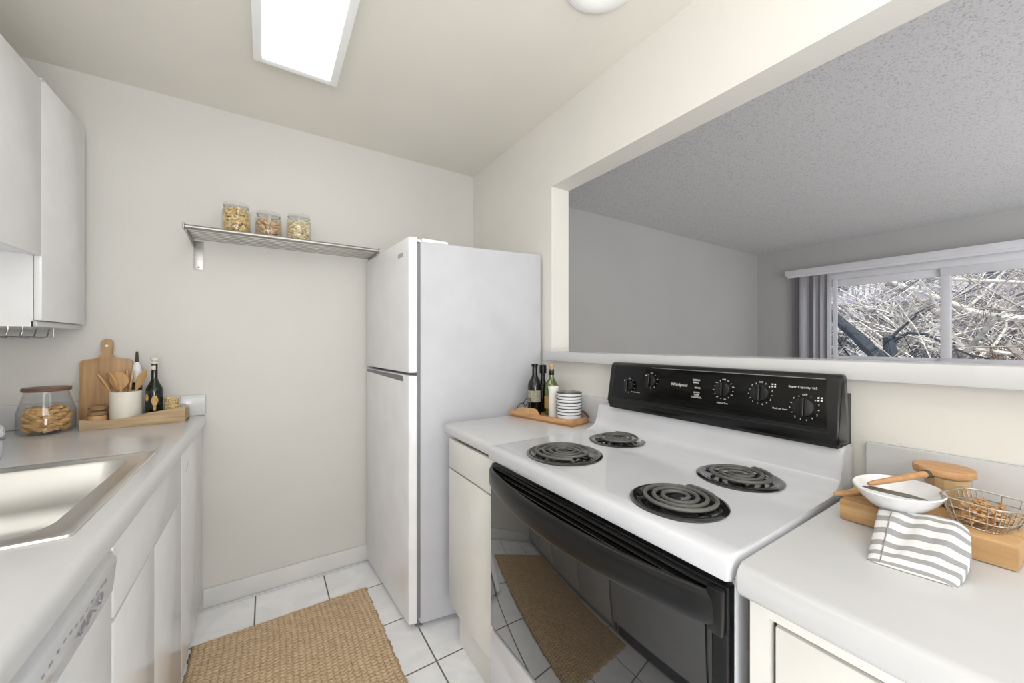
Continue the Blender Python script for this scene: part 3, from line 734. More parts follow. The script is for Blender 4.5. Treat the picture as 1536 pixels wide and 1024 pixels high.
m.xf(Matrix.Translation((-.563, 2.249, CT+.002)) @ Matrix.Rotation(math.radians(-2.0), 4, 'X'))
cb = tag(obj('cutting_board', m, 'woodA', origin=(-.563, 2.249, CT+.002)), 'wooden paddle cutting board leaning upright on the back wall', 'cutting board')
h_ = MB().lathe([(0, -.0068), (.0052, -.0068), (.0052, .0068), (0, .0068)], (0, 0, 0), 16)
h_.xf(Matrix.Translation((-.563, 2.249, CT+.002)) @ Matrix.Rotation(math.radians(-2.0), 4, 'X') @ Matrix.Translation((0, 0, .325)) @ Matrix.Rotation(PI/2, 4, 'X'))
obj('hanging_hole', h_, 'wall', cb)
# wooden tray, wavy front
t = thing('wooden_tray', 'rustic wooden tray with wavy raised rim on the left counter', 'tray', (-.45, 2.19, CT))
TX0, TX1, TY0, TY1 = -.602, -.292, 2.122, 2.219
obj('base', MB().box(TX0, TX1, TY0, TY1, CT+.0005, CT+.010, .002), 'woodT', t)
def rimwall(y0, y1, f):
    m = MB(); n = 24; V = []
    for i in range(n+1):
        s = i/n; x = TX0+(TX1-TX0)*s; hh = f(s)
        V.append([m.bm.verts.new((x, y0, CT+.0006)), m.bm.verts.new((x, y0-.003, CT+hh*.6)), m.bm.verts.new((x, y0+.001, CT+hh)), m.bm.verts.new((x, y1, CT+hh-.002)), m.bm.verts.new((x, y1, CT+.0006))])
    for a, b in zip(V, V[1:]):
        for k in range(5): m.bm.faces.new((a[k], a[(k+1) % 5], b[(k+1) % 5], b[k]))
    m.bm.faces.new(V[0]); m.bm.faces.new(V[-1][::-1]); return m
obj('rim', rimwall(TY0-.008, TY0+.006, lambda s: .042-.010*math.sin(PI*min(1, s*1.6))+.026*s*s), 'woodT', t)
obj('rim', rimwall(TY1-.008, TY1, lambda s: .028+.02*s), 'woodT', t)
for s_, xx in ((0, TX0), (1, TX1-.008)): obj('rim', MB().box(xx, xx+.008, TY0, TY1, CT+.0006, CT+(.040, .052)[s_], .002), 'woodT', t)
TZ = CT+.0105
def lathe_thing(name, prof, c, m_, label, cat, group=None, n=32, sx=1, sy=1):
    return tag(obj(name, MB().lathe(prof, c, n, sx, sy), m_, origin=c), label, cat, group)
lathe_thing('utensil_crock', [(0, 0), (.045, 0), (.0480, .004), (.0480, .126), (.046, .1295), (.044, .126), (.044, .012), (0, .010)], (-.487, 2.176, TZ), 'cream', 'cream ceramic utensil crock on the rustic tray', 'crock', n=44)
# wooden spoons
def spoon(base, tip, w, ln, kind, face=0, label='', curve=0):
    b = Vector(base); tp = Vector(tip); d = (tp-b).normalized(); m = MB()
    q = d.to_track_quat('Z', 'Y').to_matrix().to_4x4()
    L_ = (tp-b).length
    m.tube([(0, 0, 0), (0, 0, L_-ln*.75)], [.0042, .0046], 8)
    N_ = 16; ring = []
    Pf = []
    for i in range(N_):
        a = 2*PI*i/N_; z = L_-ln/2+ln/2*math.sin(a)
        ww = w/2*math.cos(a)
        if kind == 'spat' and z > L_-ln*.3: ww *= 1.0
        ww *= (1.0 if z > L_-ln*.55 else .55+.45*max(0, (z-(L_-ln))/(ln*.45)))
        Pf.append((ww, z))
    m.prism(Pf, 'y', -.003, .003, .001)
    m.xf(Matrix.Translation(b) @ q @ Matrix.Rotation(face, 4, 'Z'))
    return tag(obj('wooden_spoon' if kind == 'spoon' else 'wooden_spatula', m, 'woodU', origin=base), label, kind if kind == 'spoon' else 'spatula', 'wooden utensils in the crock')
zb = TZ+.014
sp = [((-.478, 2.184, zb), (-.568, 2.165, 1.136), .034, .080, 'spoon', .2, 'narrow wooden spoon leaning furthest left in the cream crock'),
      ((-.480, 2.180, zb), (-.536, 2.160, 1.142), .050, .090, 'spatula', .3, 'broad wooden spatula second from the left in the cream crock'),
      ((-.488, 2.176, zb), (-.505, 2.150, 1.142), .062, .078, 'spoon', .35, 'large round-headed wooden spoon at the centre of the crock'),
      ((-.492, 2.196, zb), (-.490, 2.196, 1.148), .056, .080, 'spoon', .3, 'wooden spoon just behind the large round-headed one in the crock'),
      ((-.496, 2.190, zb), (-.466, 2.182, 1.144), .034, .085, 'spatula', .4, 'thin wooden spatula right of the large round-headed spoon in the crock'),
      ((-.500, 2.184, zb), (-.428, 2.172, 1.146), .032, .090, 'spoon', -.5, 'wooden spoon leaning furthest right over the crock edge')]
for (b_, tp_, w_, l_, k_, f_, lb_) in sp: spoon(b_, tp_, w_, l_, k_, f_, lb_)
# stacked wooden pot
t = thing('wooden_pot', 'small lidded wooden pot beside the utensil crock on the rustic tray', 'pot', (-.571, 2.172, TZ))
obj('bowl', MB().lathe([(0, 0), (.022, 0), (.0265, .008), (.0285, .028), (.026, .038), (0, .038)], (-.568, 2.172, TZ), 28), 'woodU', t)
obj('lid', MB().lathe([(0, .0385), (.023, .0385), (.0275, .042), (.0265, .050), (.022, .054), (.0, .056)], (-.568, 2.172, TZ), 28), 'lidold', t)
lathe_thing('wooden_saucer', [(0, 0), (.016, 0), (.025, .006), (.027, .014), (.019, .021), (0, .023)], (-.568, 2.172, TZ+.0562), 'lidold', 'little domed wooden saucer resting on the lidded wooden pot', 'saucer')
# bottles
def bottle(name, c, r, h, m_, label, neck=.012, shoulder=.55, parts=(), cat='bottle', group=None):
    t = thing(name, label, cat, c, group)
    sh = h*shoulder; pf = [(0, 0), (r*.92, 0), (r, .004), (r, sh)]
    for k in range(1, 7):
        s = k/6; pf.append((neck+(r-neck)*(math.cos(PI*s)+1)/2, sh+(h*.24)*s))
    pf += [(neck, h-.004), (neck*.9, h), (0, h)]
    obj('glass_body', MB().lathe(pf, c, 32), m_, t)
    for p in parts:
        if p[0] == 'lab':
            _, nm, z0, z1, a0, a1, mm, rr = p; m = MB(); n = 14; A_, B_ = [], []
            for i in range(n+1):
                a = math.radians(a0+(a1-a0)*i/n); A_.append(m.bm.verts.new((c[0]+rr*math.cos(a), c[1]+rr*math.sin(a), c[2]+z0))); B_.append(m.bm.verts.new((c[0]+rr*math.cos(a), c[1]+rr*math.sin(a), c[2]+z1)))
            for i in range(n): m.bm.faces.new((A_[i], A_[i+1], B_[i+1], B_[i]))
            obj(nm, m, mm, t)
        else:
            _, nm, pr, mm = p; obj(nm, MB().lathe(pr, c, 24), mm, t)
    return t
bottle('green_bottle', (-.402, 2.184, TZ), .0285, .245, 'ggreen', 'dark green bottle with gold crest label on the rustic tray', .0105, .50, (
    ('lat', 'stopper', [(0, .246), (.0075, .246), (.0075, .252), (.0135, .254), (.0135, .266), (0, .268)], 'foil'),
    ('lab', 'neck_label', .215, .232, 215, 300, 'foil', .0111),
    ('lat', 'collar', [(.0106, .240), (.013, .240), (.013, .246), (.0106, .246)], 'foil')))
gb = bpy.data.objects['green_bottle']
m = MB()   # crest label: rosette with pendant on the curved glass
def crest(ac, zc, rr, w, h):
    cp = m.bm.verts.new((-.402+(rr+.0002)*math.cos(math.radians(ac)), 2.184+(rr+.0002)*math.sin(math.radians(ac)), TZ+zc))
    n = 18; cvs = []
    for i in range(n):
        a = 2*PI*i/n; k = 1+.10*math.cos(6*a); du = w*k*math.cos(a); dz = h*k*math.sin(a); an = math.radians(ac)+du/rr
        cvs.append(m.bm.verts.new((-.402+rr*math.cos(an), 2.184+rr*math.sin(an), TZ+zc+dz)))
    for i in range(n): m.bm.faces.new((cp, cvs[i], cvs[(i+1) % n]))
crest(282, .085, .0290, .0115, .021); crest(282, .054, .0290, .005, .012); crest(225, .098, .0290, .008, .015)
obj('crest_label', m, 'gold', gb)
bottle('white_capped_bottle', (-.4675, 2.2375, CT+.0005), .0168, .280, 'gdark', 'slim dark bottle with white neck behind the utensil crock', .004, .60, (
    ('lat', 'white_sleeve', [(.0174, .170), (.0174, .205), (.0120, .242), (.0070, .256), (.0055, .256)], 'white'),
    ('lat', 'dropper_cap', [(0, .302), (.0038, .302), (.0052, .28), (.0058, .256), (0, .256)], 'seam')))
t = thing('nut_jar', 'squat clear jar of granola beside the dark green bottle', 'jar', (-.345, 2.190, TZ))
obj('glass_body', MB().lathe([(0, .001), (.026, .001), (.028, .006), (.028, .092), (.0265, .092), (.0265, .007), (0, .004)], (-.345, 2.190, TZ), 32), 'glass', t)
o = obj('granola', pebbles((-.345, 2.190), .0225, TZ+.010, TZ+.086, 300, .0058, 'nut'), 'nut', t); o['kind'] = 'stuff'
# canister at left picture edge
t = thing('canister', 'small white speckled canister with lid behind the sink', 'canister', (-.688, 1.72, CT))
cc = (-.688, 1.72, CT+.0005)
obj('body', MB().lathe([(0, 0), (.040, 0), (.044, .006), (.046, .05), (.043, .056), (0, .056)], cc, 32), 'lav', t)
obj('band', MB().lathe([(.0435, .0565), (.050, .0585), (.050, .0615), (.0435, .063), (0, .063), (0, .0565)], cc, 32), 'chrome', t)
obj('lid', MB().lathe([(.043, .0635), (.048, .07), (.047, .09), (.036, .106), (.018, .112), (0, .113)], cc, 32), 'speck', t)

# ---------------------------------------------------------------- right tray between fridge and range
TA, TB, TC, TD = (.945, 1.474), (1.022, 1.128), (1.128, 1.150), (1.150, 1.474)
t = thing('serving_tray', 'oiled wooden serving tray on the counter beside the refrigerator', 'tray', (1.05, 1.3, CT))
def tr(z0, z1, P_, bev=.003):
    m = MB(); m.prism(P_, 'z', z0, z1, bev); return m
obj('base', tr(CT+.0005, CT+.012, [TA, TB, TC, (1.150, 1.20), TD]), 'woodR', t)
def wall(p, q, z1, th=.008, z0=CT+.0005, z1b=None):
    p = Vector((*p, 0)); q = Vector((*q, 0)); d = (q-p).normalized(); nn_ = Vector((-d.y, d.x, 0))*th
    z1b = z1b or z1
    return MB().hexa([(*p.xy, z0), (*q.xy, z0), (*(q+nn_).xy, z0), (*(p+nn_).xy, z0), (*p.xy, z1), (*q.xy, z1b), (*(q+nn_).xy, z1b), (*(p+nn_).xy, z1)], .0015)
obj('rim', wall(TA, TB, CT+.026), 'woodR', t); obj('rim', wall(TB, TC, CT+.027, z1b=CT+.03), 'woodR', t); obj('rim', wall(TD, TA, CT+.026), 'woodR', t)
# raised grip on the front-left rim
d = (Vector((*TB, 0))-Vector((*TA, 0))).normalized(); nn_ = Vector((-d.y, d.x, 0))
m = MB(); prf = [(.035, .0262), (.050, .040), (.075, .048), (.15, .051), (.163, .047), (.178, .0262)]
a_ = [m.bm.verts.new(Vector((*TA, CT+z))+d*s) for s, z in prf]; b_ = [m.bm.verts.new(Vector((*TA, CT+z))+d*s+nn_*.008) for s, z in prf]
m.bm.faces.new(a_); m.bm.faces.new(b_[::-1])
for i in range(6): m.bm.faces.new((a_[i], a_[(i+1) % 6], b_[(i+1) % 6], b_[i]))
obj('grip', m, 'woodU', t)
pts = [(1.128+.002, 1.150-.002, CT+.028), (1.135, 1.165, CT+.040), (1.142, 1.20, CT+.046), (1.144, 1.24, CT+.040), (1.144, 1.262, CT+.022)]
obj('handle', MB().tube(pts, .005, 10), 'walnut', t)
TZ2 = CT+.0125
bottle('dark_wine_bottle', (1.046, 1.412, TZ2), .033, .228, 'gdark', 'nearly black bottle with grey label on the serving tray', .0125, .56, (
    ('lab', 'paper_label', .055, .108, 160, 285, 'greyl', .0334),
    ('lat', 'lip', [(.0128, .215), (.0155, .217), (.0155, .229), (0, .229)], 'black')))
bottle('olive_oil_bottle', (1.092, 1.345, TZ2), .0325, .208, 'golive', 'olive green glass bottle with cork on the serving tray', .011, .60, (
    ('lat', 'cork', [(0, .209), (.009, .209), (.0105, .220), (.013, .222), (.013, .232), (0, .234)], 'cork'),
    ('lat', 'foil_band', [(.0116, .180), (.0121, .181), (.0121, .200), (.0116, .201)], 'black'),
    ('lab', 'paper_label', .03, .085, 150, 300, 'tan', .0330)))
bottle('flask', (1.104, 1.425, TZ2), .021, .205, 'gdark', 'slim black-capped bottle tucked behind the grey-labelled bottle', .011, .55, (
    ('lat', 'cap', [(.0112, .18), (.0165, .182), (.0175, .20), (.0165, .222), (0, .224)], 'black'),))
cd = lathe_thing('pillar_candle', [(0, 0), (.0205, 0), (.0215, .003), (.0215, .118), (.0235, .128), (.0235, .134), (.020, .136), (.012, .132), (0, .131)], (1.060, 1.292, TZ2), 'candle', 'white cylindrical candle in front of the green bottle', 'candle')
obj('wick', MB().tube([(1.060, 1.292, TZ2+.131), (1.061, 1.291, TZ2+.139)], .0008, 6), 'seam', cd)
# stacked bowls
b0 = thing('striped_bowl', 'x', 'bowl', (0, 0, 0)); first = True
bp_ = [(0, 0), (.030, 0), (.044, .006), (.0515, .016), (.0528, .028), (.0505, .0285), (.049, .017), (.042, .009), (0, .0045)]
obj('bowl_body', MB().lathe(bp_, (0, 0, 0), 40), 'white', b0)
obj('rim_line', MB().lathe([(.0529, .0265), (.0538, .0275), (.0535, .0295), (.0515, .0302), (.0502, .0290), (.0505, .0282)], (0, 0, 0), 40), 'rimdark', b0)
obj('inner_glaze', MB().lathe([(0, .0052), (.0415, .0096), (.0484, .0175), (.0498, .0276), (.0490, .0276), (.0475, .018), (.041, .0102), (0, .0058)], (0, 0, 0), 40), 'darkin', b0)
od_ = ['topmost bowl of the stack on the serving tray, grey glaze showing inside', 'second bowl from the top of the stack on the serving tray', 'third bowl from the top of the stack on the serving tray',
       'fourth bowl from the top of the stack on the serving tray', 'fifth bowl from the top of the stack on the serving tray', 'sixth bowl from the top of the stack on the serving tray',
       'seventh bowl from the top of the stack on the serving tray', 'bottom bowl of the stack, resting on the serving tray']
for i in range(8):
    zz = TZ2+.0002+(7-i)*.0128
    if i == 0: o = b0
    else:
        o = b0.copy(); col.objects.link(o)
        for ch in list(b0.children): c2 = ch.copy(); col.objects.link(c2); c2.parent = o
    o.location = (1.069+R.uniform(-.001, .001), 1.200+R.uniform(-.001, .001), zz); o.rotation_euler = (0, 0, R.uniform(0, 6))
    o['label'] = od_[i]; o['group'] = 'bowls stacked on the serving tray'
# wire holder
m = MB()
m.tube([(.972, 1.440, TZ2+.002), (.970, 1.444, TZ2+.03), (.978, 1.435, TZ2+.046), (.992, 1.425, TZ2+.050), (1.000, 1.418, TZ2+.066), (1.014, 1.412, TZ2+.074), (1.028, 1.402, TZ2+.070)][:6]+[(1.010, 1.395, TZ2+.068), (1.004, 1.385, TZ2+.03), (1.004, 1.384, TZ2+.002)], .0022, 8)
m.tube([(.992, 1.425, TZ2+.050), (.995, 1.42, TZ2+.03), (1.000, 1.405, TZ2+.052), (1.008, 1.392, TZ2+.054), (1.004, 1.385, TZ2+.03)], .0019, 8)
m.tube([(.972, 1.440, TZ2+.0016), (1.004, 1.384, TZ2+.0016)], .0016, 8)
tag(obj('wire_holder', m, 'blackwire', origin=(.98, 1.42, TZ2)), 'bent black wire holder at the refrigerator end of the serving tray', 'holder')

# ---------------------------------------------------------------- right board set
BX0, BX1, BY0, BY1, BZ = .928, 1.112, .058, .264, CT+.040
m = MB(); m.prism([(BX0, BY0), (BX1-.01, BY0-.012), (BX1, BY0+.01), (BX1, BY1), (BX0, BY1)], 'z', CT+.0005, BZ, .003)
cb = tag(obj('chopping_block', m, 'woodB', origin=(1.0, .16, CT)), 'thick oak chopping block on the right counter under the white bowl', 'cutting board')
# thin board with pointed handle lying on the block
m = MB(); m.prism([(.932, .274), (.938, .277), (.985, .262), (1.05, .262), (1.05, .240), (.985, .240), (.945, .262)], 'z', BZ+.0004, BZ+.006, .001)
tag(obj('thin_board', m, 'woodU', origin=(.98, .24, BZ)), 'thin pointed wooden board under the left of the white bowl', 'board')
BZ2 = BZ+.0004
# oval bowl
cc = (.944, .188, BZ2)
lathe_thing('oval_bowl', [(0, 0), (.020, 0), (.024, .002), (.042, .013), (.056, .028), (.0635, .041), (.062, .0425), (.060, .040), (.052, .027), (.039, .013), (.020, .006), (0, .005)], cc, 'white', 'white oval ceramic bowl on the oak chopping block', 'bowl', n=48, sx=1.20, sy=.93)
# cleaver-like spreader resting in the bowl
t = thing('spatula', 'dark metal spatula blade lying across the white bowl', 'spatula', (.92, .2, BZ2+.05))
m = MB(); A0, A1 = Vector((.890, .222, BZ2+.0445)), Vector((.905, .145, BZ2+.0425))
dd_ = (A1-A0); ln = dd_.length; dd_.normalize(); ss = dd_.cross(Vector((0, 0, 1))).normalized()
pr = [(0, .004), (.012, .010), (ln*.7, .012), (ln, .002), (ln*.75, -.008), (.01, -.009)]
a_ = [m.bm.verts.new(A0+dd_*u+ss*v+Vector((0, 0, .0007))) for u, v in pr]; b_ = [m.bm.verts.new(A0+dd_*u+ss*v-Vector((0, 0, .0007))) for u, v in pr]
m.bm.faces.new(a_); m.bm.faces.new(b_[::-1])
for i in range(6): m.bm.faces.new((a_[i], a_[(i+1) % 6], b_[(i+1) % 6], b_[i]))
obj('blade', m, 'blade', t)
t = thing('wooden_pestle', 'wooden handled pestle with dark tip resting on the bowl rim', 'pestle', (.95, .21, BZ2+.06))
pa, pb = Vector((.892, .214, BZ2+.050)), Vector((1.012, .166, BZ2+.058))
dv = pb-pa
obj('stick', MB().tube([pa, pa+dv*.1, pa+dv*.5, pa+dv*.9, pb], [.003, .0045, .0055, .0062, .006], 12), 'bamboo', t)
obj('tip', MB().tube([pb, pb+dv*.02, pb+dv*.10, pb+dv*.12], [.0066, .0078, .0078, .006], 12), 'seam', t)
# jar with wooden lid
cc = (1.060, .145, BZ+.0004)
t = thing('lidded_jar', 'clear glass jar of beige meal with rounded bamboo lid on the chopping block', 'jar', cc)
obj('glass_body', MB().lathe([(0, .001), (.027, .001), (.030, .005), (.030, .056), (.0285, .056), (.0285, .006), (0, .004)], cc, 28), 'glass', t)
o = obj('meal', MB().lathe([(0, .005), (.0275, .006), (.0275, .050), (.02, .053), (0, .052)], cc, 14), 'meal', t, smooth=10); o['kind'] = 'stuff'
lp = []
for i in range(36):
    a = 2*PI*i/36; lp.append((cc[0]-.006+.040*math.cos(a), cc[1]+.004+.040*math.sin(a)))
m = MB(); m.prism(lp, 'z', BZ+.0568, BZ+.070, .003); obj('lid', m, 'bamboo', t)
# rolling pin piece behind
tag(obj('wooden_roller', MB().tube([(1.092, .232, BZ+.0125), (1.0915, .226, BZ+.0125), (1.078, .185, BZ+.0125), (1.076, .180, BZ+.0125)], [.010, .012, .012, .010], 16), 'bamboo', origin=(1.06, .22, BZ)), 'short wooden roller behind the white bowl beside the lidded jar', 'rolling pin')
# wire basket
t = thing('wire_basket', 'open nickel wire basket of dried pasta at the end of the chopping block', 'basket', (.99, .10, BZ))
def lerp(a, b, s): return a+(b-a)*s
ccx, ccy = .992, .094
def bk(s, a):  # s 0 bottom..1 top
    rx = lerp(.038, .048, s**.7); ry = lerp(.028, .041, s**.7); e = .45
    cx_, sn = math.cos(a), math.sin(a)
    return Vector((ccx+rx*math.copysign(abs(cx_)**e, cx_), ccy+ry*math.copysign(abs(sn)**e, sn), BZ+.002+.040*s))
th0 = math.radians(-16)
Mr = Matrix.Translation((ccx, ccy, 0)) @ Matrix.Rotation(th0, 4, 'Z') @ Matrix.Translation((-ccx, -ccy, 0))
m = MB(); m.tube([bk(1, 2*PI*i/48) for i in range(48)], .0014, 6, closed=True); m.xf(Mr); obj('rim', m, 'wire', t)
m = MB()
for s_ in (0, .33, .66): m.tube([bk(s_, 2*PI*i/40) for i in range(40)], .0008, 5, closed=True)
for k in range(26): m.tube([bk(s_, 2*PI*k/26) for s_ in (1, .75, .5, .25, 0)], .0008, 5)
for k in range(-3, 4): m.tube([(ccx-.038, ccy+k*.007, BZ+.002), (ccx+.038, ccy+k*.007, BZ+.002)], .0008, 5)
m.xf(Mr); obj('wire_mesh', m, 'wire', t)
m = MB()
for i in range(130):
    a = R.uniform(0, 2*PI); q = math.sqrt(R.random()); z = BZ+.007+R.random()*.026
    p = Vector((ccx+q*.038*math.cos(a), ccy+q*.024*math.sin(a), z)); dr = Vector((R.uniform(-1, 1), R.uniform(-1, 1), R.uniform(-.3, .3))).normalized(); sd_ = dr.cross(Vector((0, 0, 1))).normalized(); r_ = .006
    m.tube([p-dr*r_, p-dr*r_*.3+sd_*.003, p+dr*r_*.4+sd_*.003, p+dr*r_], .0018, 6)
m.xf(Mr); o = obj('dried_pasta', m, 'pasta', t); o['kind'] = 'stuff'
# towel
def towel():
    m = MB(); uvl = m.bm.loops.layers.uv.new('UV')
    # control rows from board top (far) down to counter (near); columns left (far Y) to right (near Y)
    rows = [((.930, .188, BZ+.003), (.930, .118, BZ+.008)), ((.922, .198, BZ+.012), (.920, .108, BZ+.017)), ((.902, .201, BZ+.017), (.902, .101, BZ+.018)), ((.876, .199, BZ+.010), (.882, .097, BZ+.012)),
            ((.848, .197, BZ-.004), (.860, .095, BZ+.000)), ((.818, .194, BZ-.017), (.836, .096, BZ-.014)), ((.796, .191, BZ-.026), (.814, .099, BZ-.024)), ((.784, .190, CT+.004), (.800, .101, CT+.004))]
    NU, NV = 30, 49
    def top(u, v):
        k = v*(len(rows)-1); i = min(int(k), len(rows)-2); f = k-i
        def cr(j):
            P = [Vector(rows[max(0, min(len(rows)-1, i+d_))][j]) for d_ in (-1, 0, 1, 2)]
            return .5*((2*P[1])+(-P[0]+P[2])*f+(2*P[0]-5*P[1]+4*P[2]-P[3])*f*f+(-P[0]+3*P[1]-3*P[2]+P[3])*f**3)
        p = cr(0).lerp(cr(1), u)
        p.z += .0022*math.sin(u*9+v*3)*math.sin(PI*v)+.0012*math.sin(u*21+v*7)*math.sin(PI*v)-.006*(abs(2*u-1)**6)
        return p
    T = [[m.bm.verts.new(top(u/NU, v/NV)) for v in range(NV+1)] for u in range(NU+1)]
    def low(u, v):
        p = top(u/NU, v/NV); fl = CT+.001 if p.x < BX0-.001 else BZ+.001
        return Vector((p.x, p.y, max(fl, min(p.z-.004, p.z-.012) if fl < p.z-.012 else fl)))
    B_ = [[m.bm.verts.new(low(u, v)) for v in range(NV+1)] for u in range(NU+1)]
    def F(vs, uv):
        try: f = m.bm.faces.new(vs)
        except ValueError: return
        for l, c_ in zip(f.loops, uv): l[uvl].uv = c_
    for u in range(NU):
        for v in range(NV):
            q_ = [(u/NU, v/NV), ((u+1)/NU, v/NV), ((u+1)/NU, (v+1)/NV), (u/NU, (v+1)/NV)]
            F((T[u][v], T[u+1][v], T[u+1][v+1], T[u][v+1]), q_); F((B_[u][v], B_[u][v+1], B_[u+1][v+1], B_[u+1][v]), [q_[0], q_[3], q_[2], q_[1]])
    for u in range(NU):
        for v in (0, NV): F((T[u][v], T[u+1][v], B_[u+1][v], B_[u][v]), [(u/NU, v/NV)]*4)
    for v in range(NV):
        for u in (0, NU): F((T[u][v], T[u][v+1], B_[u][v+1], B_[u][v]), [(u/NU, v/NV), (u/NU, (v+1)/NV), (u/NU, (v+1)/NV), (u/NU, v/NV)])
    o = tag(obj('dish_towel', m, 'towel', origin=(.86, .15, CT), smooth=80), 'folded white dish towel with grey stripes draped over the oak block', 'towel')
    h = MB(); h.tube([top(.16, v/30)+Vector((0, 0, .0006)) for v in range(31)], .0009, 5); obj('hem', h, 'markg', o)
towel()

# ---------------------------------------------------------------- rug
def rug():
    x0, x1, y0, y1 = -.262, .430, .95, 2.035
    st = .0034; nx = int((x1-x0)/st); ny = int((y1-y0)/st)
    m = MB(); hl = m.bm.verts.layers.float.new('hgt')
    W, P_ = .0215, .0165
    rr = random.Random(3); ph = [rr.uniform(0, 1) for _ in range(200)]
    V = []
    for i in range(nx+1):
        colv = []
        for j in range(ny+1):
            x = x0+i*st; y = y0+j*st
            c_ = (x-x0)/W+.25*math.sin(y*9+x*3); k = int(c_); f = c_-k; e = abs(f-.5)*2
            g = (y/P_+ph[k % 200]+.55*(1-e)+.5*math.sin(x*40+y*13)*.3) % 1
            h = (math.sin(PI*g)**.8)*(.35+.65*(1-e**3))
            st_ = math.sin(k*12.9898+int(y/P_+ph[k % 200])*78.233)*43758.5453; h = h*(.62+.38*(st_-math.floor(st_)))*.8+.2*rr.random()
            ed = min(x-x0, x1-x, y-y0, y1-y); ef = min(1, ed/.012)
            jx = (rr.random()-.5)*.002+(0.003*math.sin(y*60)+.002*math.sin(y*173) if (i == 0 or i == nx) else 0)
            jy = (rr.random()-.5)*.002+(0.003*math.sin(x*70)+.002*math.sin(x*190) if (j == 0 or j == ny) else 0)
            v = m.bm.verts.new((x+jx, y+jy, .0015+ef*(.0055+.0070*h))); v[hl] = h*.75
            colv.append(v)
        V.append(colv)
    for i in range(nx):
        for j in range(ny): m.bm.faces.new((V[i][j], V[i+1][j], V[i+1][j+1], V[i][j+1]))
    bmesh.ops.rotate(m.bm, cent=(.430, 2.035, 0), matrix=Matrix.Rotation(math.radians(.8), 3, 'Z'), verts=m.bm.verts[:])
    tag(obj('jute_rug', m, 'jute', origin=(.08, 1.5, 0), smooth=180), 'braided tan jute rug on the white tile floor', 'rug')
rug()

# ---------------------------------------------------------------- outdoors
struct('ground', MB().box(5.6, 40, -22, 24, -3.2, -3.1), 'lawn', 'pale ground outside below the window', 'ground')
def tree(name, base, seedn, m_, label, h, r0, lean=(0, 0), depth=4, spread=.7, group='bare trees outside the window', first=None, nb=4):
    rr = random.Random(seedn); m = MB()
    def grow(p, d, L_, r, lv):
        n = 5; pts = [p.copy()]; rs = [r]; q = p.copy(); dd = d.copy()
        for i in range(n):
            dd = (dd+Vector((rr.uniform(-1, 1), rr.uniform(-1, 1), rr.uniform(-.7, .9)))*.20).normalized(); q = q+dd*L_/n; pts.append(q.copy()); rs.append(r*(1-.5*(i+1)/n))
        m.tube(pts, rs, 6 if lv < 2 else 4, cap=False)
        if lv >= depth: return
        for k in range(nb if lv else nb+2):
            i = rr.randint(1 if lv else 3, n); a = rr.uniform(0, 2*PI); dv_ = Vector((math.cos(a), math.sin(a), rr.uniform(-.35, .7)))
            grow(pts[i], (dd*.5+dv_*spread).normalized(), L_*rr.uniform(.5, .75), rs[i]*rr.uniform(.5, .75), lv+1)
    grow(Vector(base), Vector((lean[0], lean[1], 1)).normalized(), h, r0, 0)
    if first: 
        for pts, rs in first: m.tube(pts, rs, 8)
    return tag(obj(name, m, m_, origin=base), label, 'tree', group)
tree('bare_tree', (8.3, 1.55, -3.1), 11, 'barkd', 'dark bare tree with slanting trunk close outside the left pane', 3.4, .13, (0, .02), 4, .8,
     first=[([(8.3, 1.5, -1.0), (8.2, 1.62, .3), (8.1, 1.80, 1.0), (8.0, 2.08, 1.38), (7.95, 2.4, 1.75), (7.9, 2.7, 2.1)], [.13, .12, .10, .085, .07, .05]),
            ([(8.3, 1.5, -1.0), (8.2, 1.55, .5), (8.15, 1.70, 1.0), (8.15, 1.72, 1.34)], [.12, .10, .085, .075]),
            ([(8.15, 1.72, 1.30), (8.1, 1.55, 1.50), (8.05, 1.40, 1.66)], [.03, .018, .010]),
            ([(8.15, 1.72, 1.25), (8.1, 1.50, 1.40), (8.05, 1.30, 1.38), (8.0, 1.10, 1.22), (8.0, .9, 1.1), (8.0, .6, 1.0)], [.03, .022, .018, .014, .012, .01])])
tree('bare_tree', (9.2, .9, -3.1), 5, 'barkl', 'pale barked bare tree reaching across the right pane', 3.6, .15, (0, -.05), 4, .85,
     first=[([(9.2, 2.1, 2.45), (9.1, 1.7, 2.2), (9.0, 1.3, 1.95), (8.9, .95, 1.72), (8.9, .7, 1.62), (8.9, .2, 1.55)], [.02, .03, .035, .04, .045, .05]),
            ([(8.9, 1.5, 2.32), (8.9, 1.0, 2.2), (8.9, .6, 2.12), (8.9, .1, 2.0)], [.02, .026, .024, .02]),
            ([(9.3, 1.8, 1.35), (9.2, 1.3, 1.30), (9.1, .9, 1.15), (9.0, .4, 1.05)], [.018, .026, .03, .03])])
tree('bare_tree', (10.2, 2.6, -3.1), 8, 'barkl', 'pale bare tree farther back behind the dark slanting trunk', 3.8, .14, (0, .04), 4, .8)
tree('bare_tree', (10.8, 1.4, -3.1), 21, 'barkt', 'tan bare tree in the middle distance behind the window mullion', 4.0, .13, (0, 0), 4, .8)
tree('bare_tree', (10.0, .0, -3.1), 31, 'barkt', 'tan bare tree farthest right behind the right pane', 4.0, .13, (0, .1), 4, .8)
tree('bare_tree', (12.3, 2.4, -3.1), 44, 'twig', 'grey twiggy tree in front of the pale building at left', 4.2, .12, (0, -.06), 4, .85)
tree('bare_tree', (12.0, .6, -3.1), 57, 'twig', 'grey twiggy tree in front of the building behind the right pane', 4.2, .12, (0, .04), 4, .85)
tree('bare_tree', (9.6, 1.9, -3.1), 63, 'barkl', 'slender whitish tree between the dark trunk and the building', 4.1, .09, (0, -.03), 4, .8)
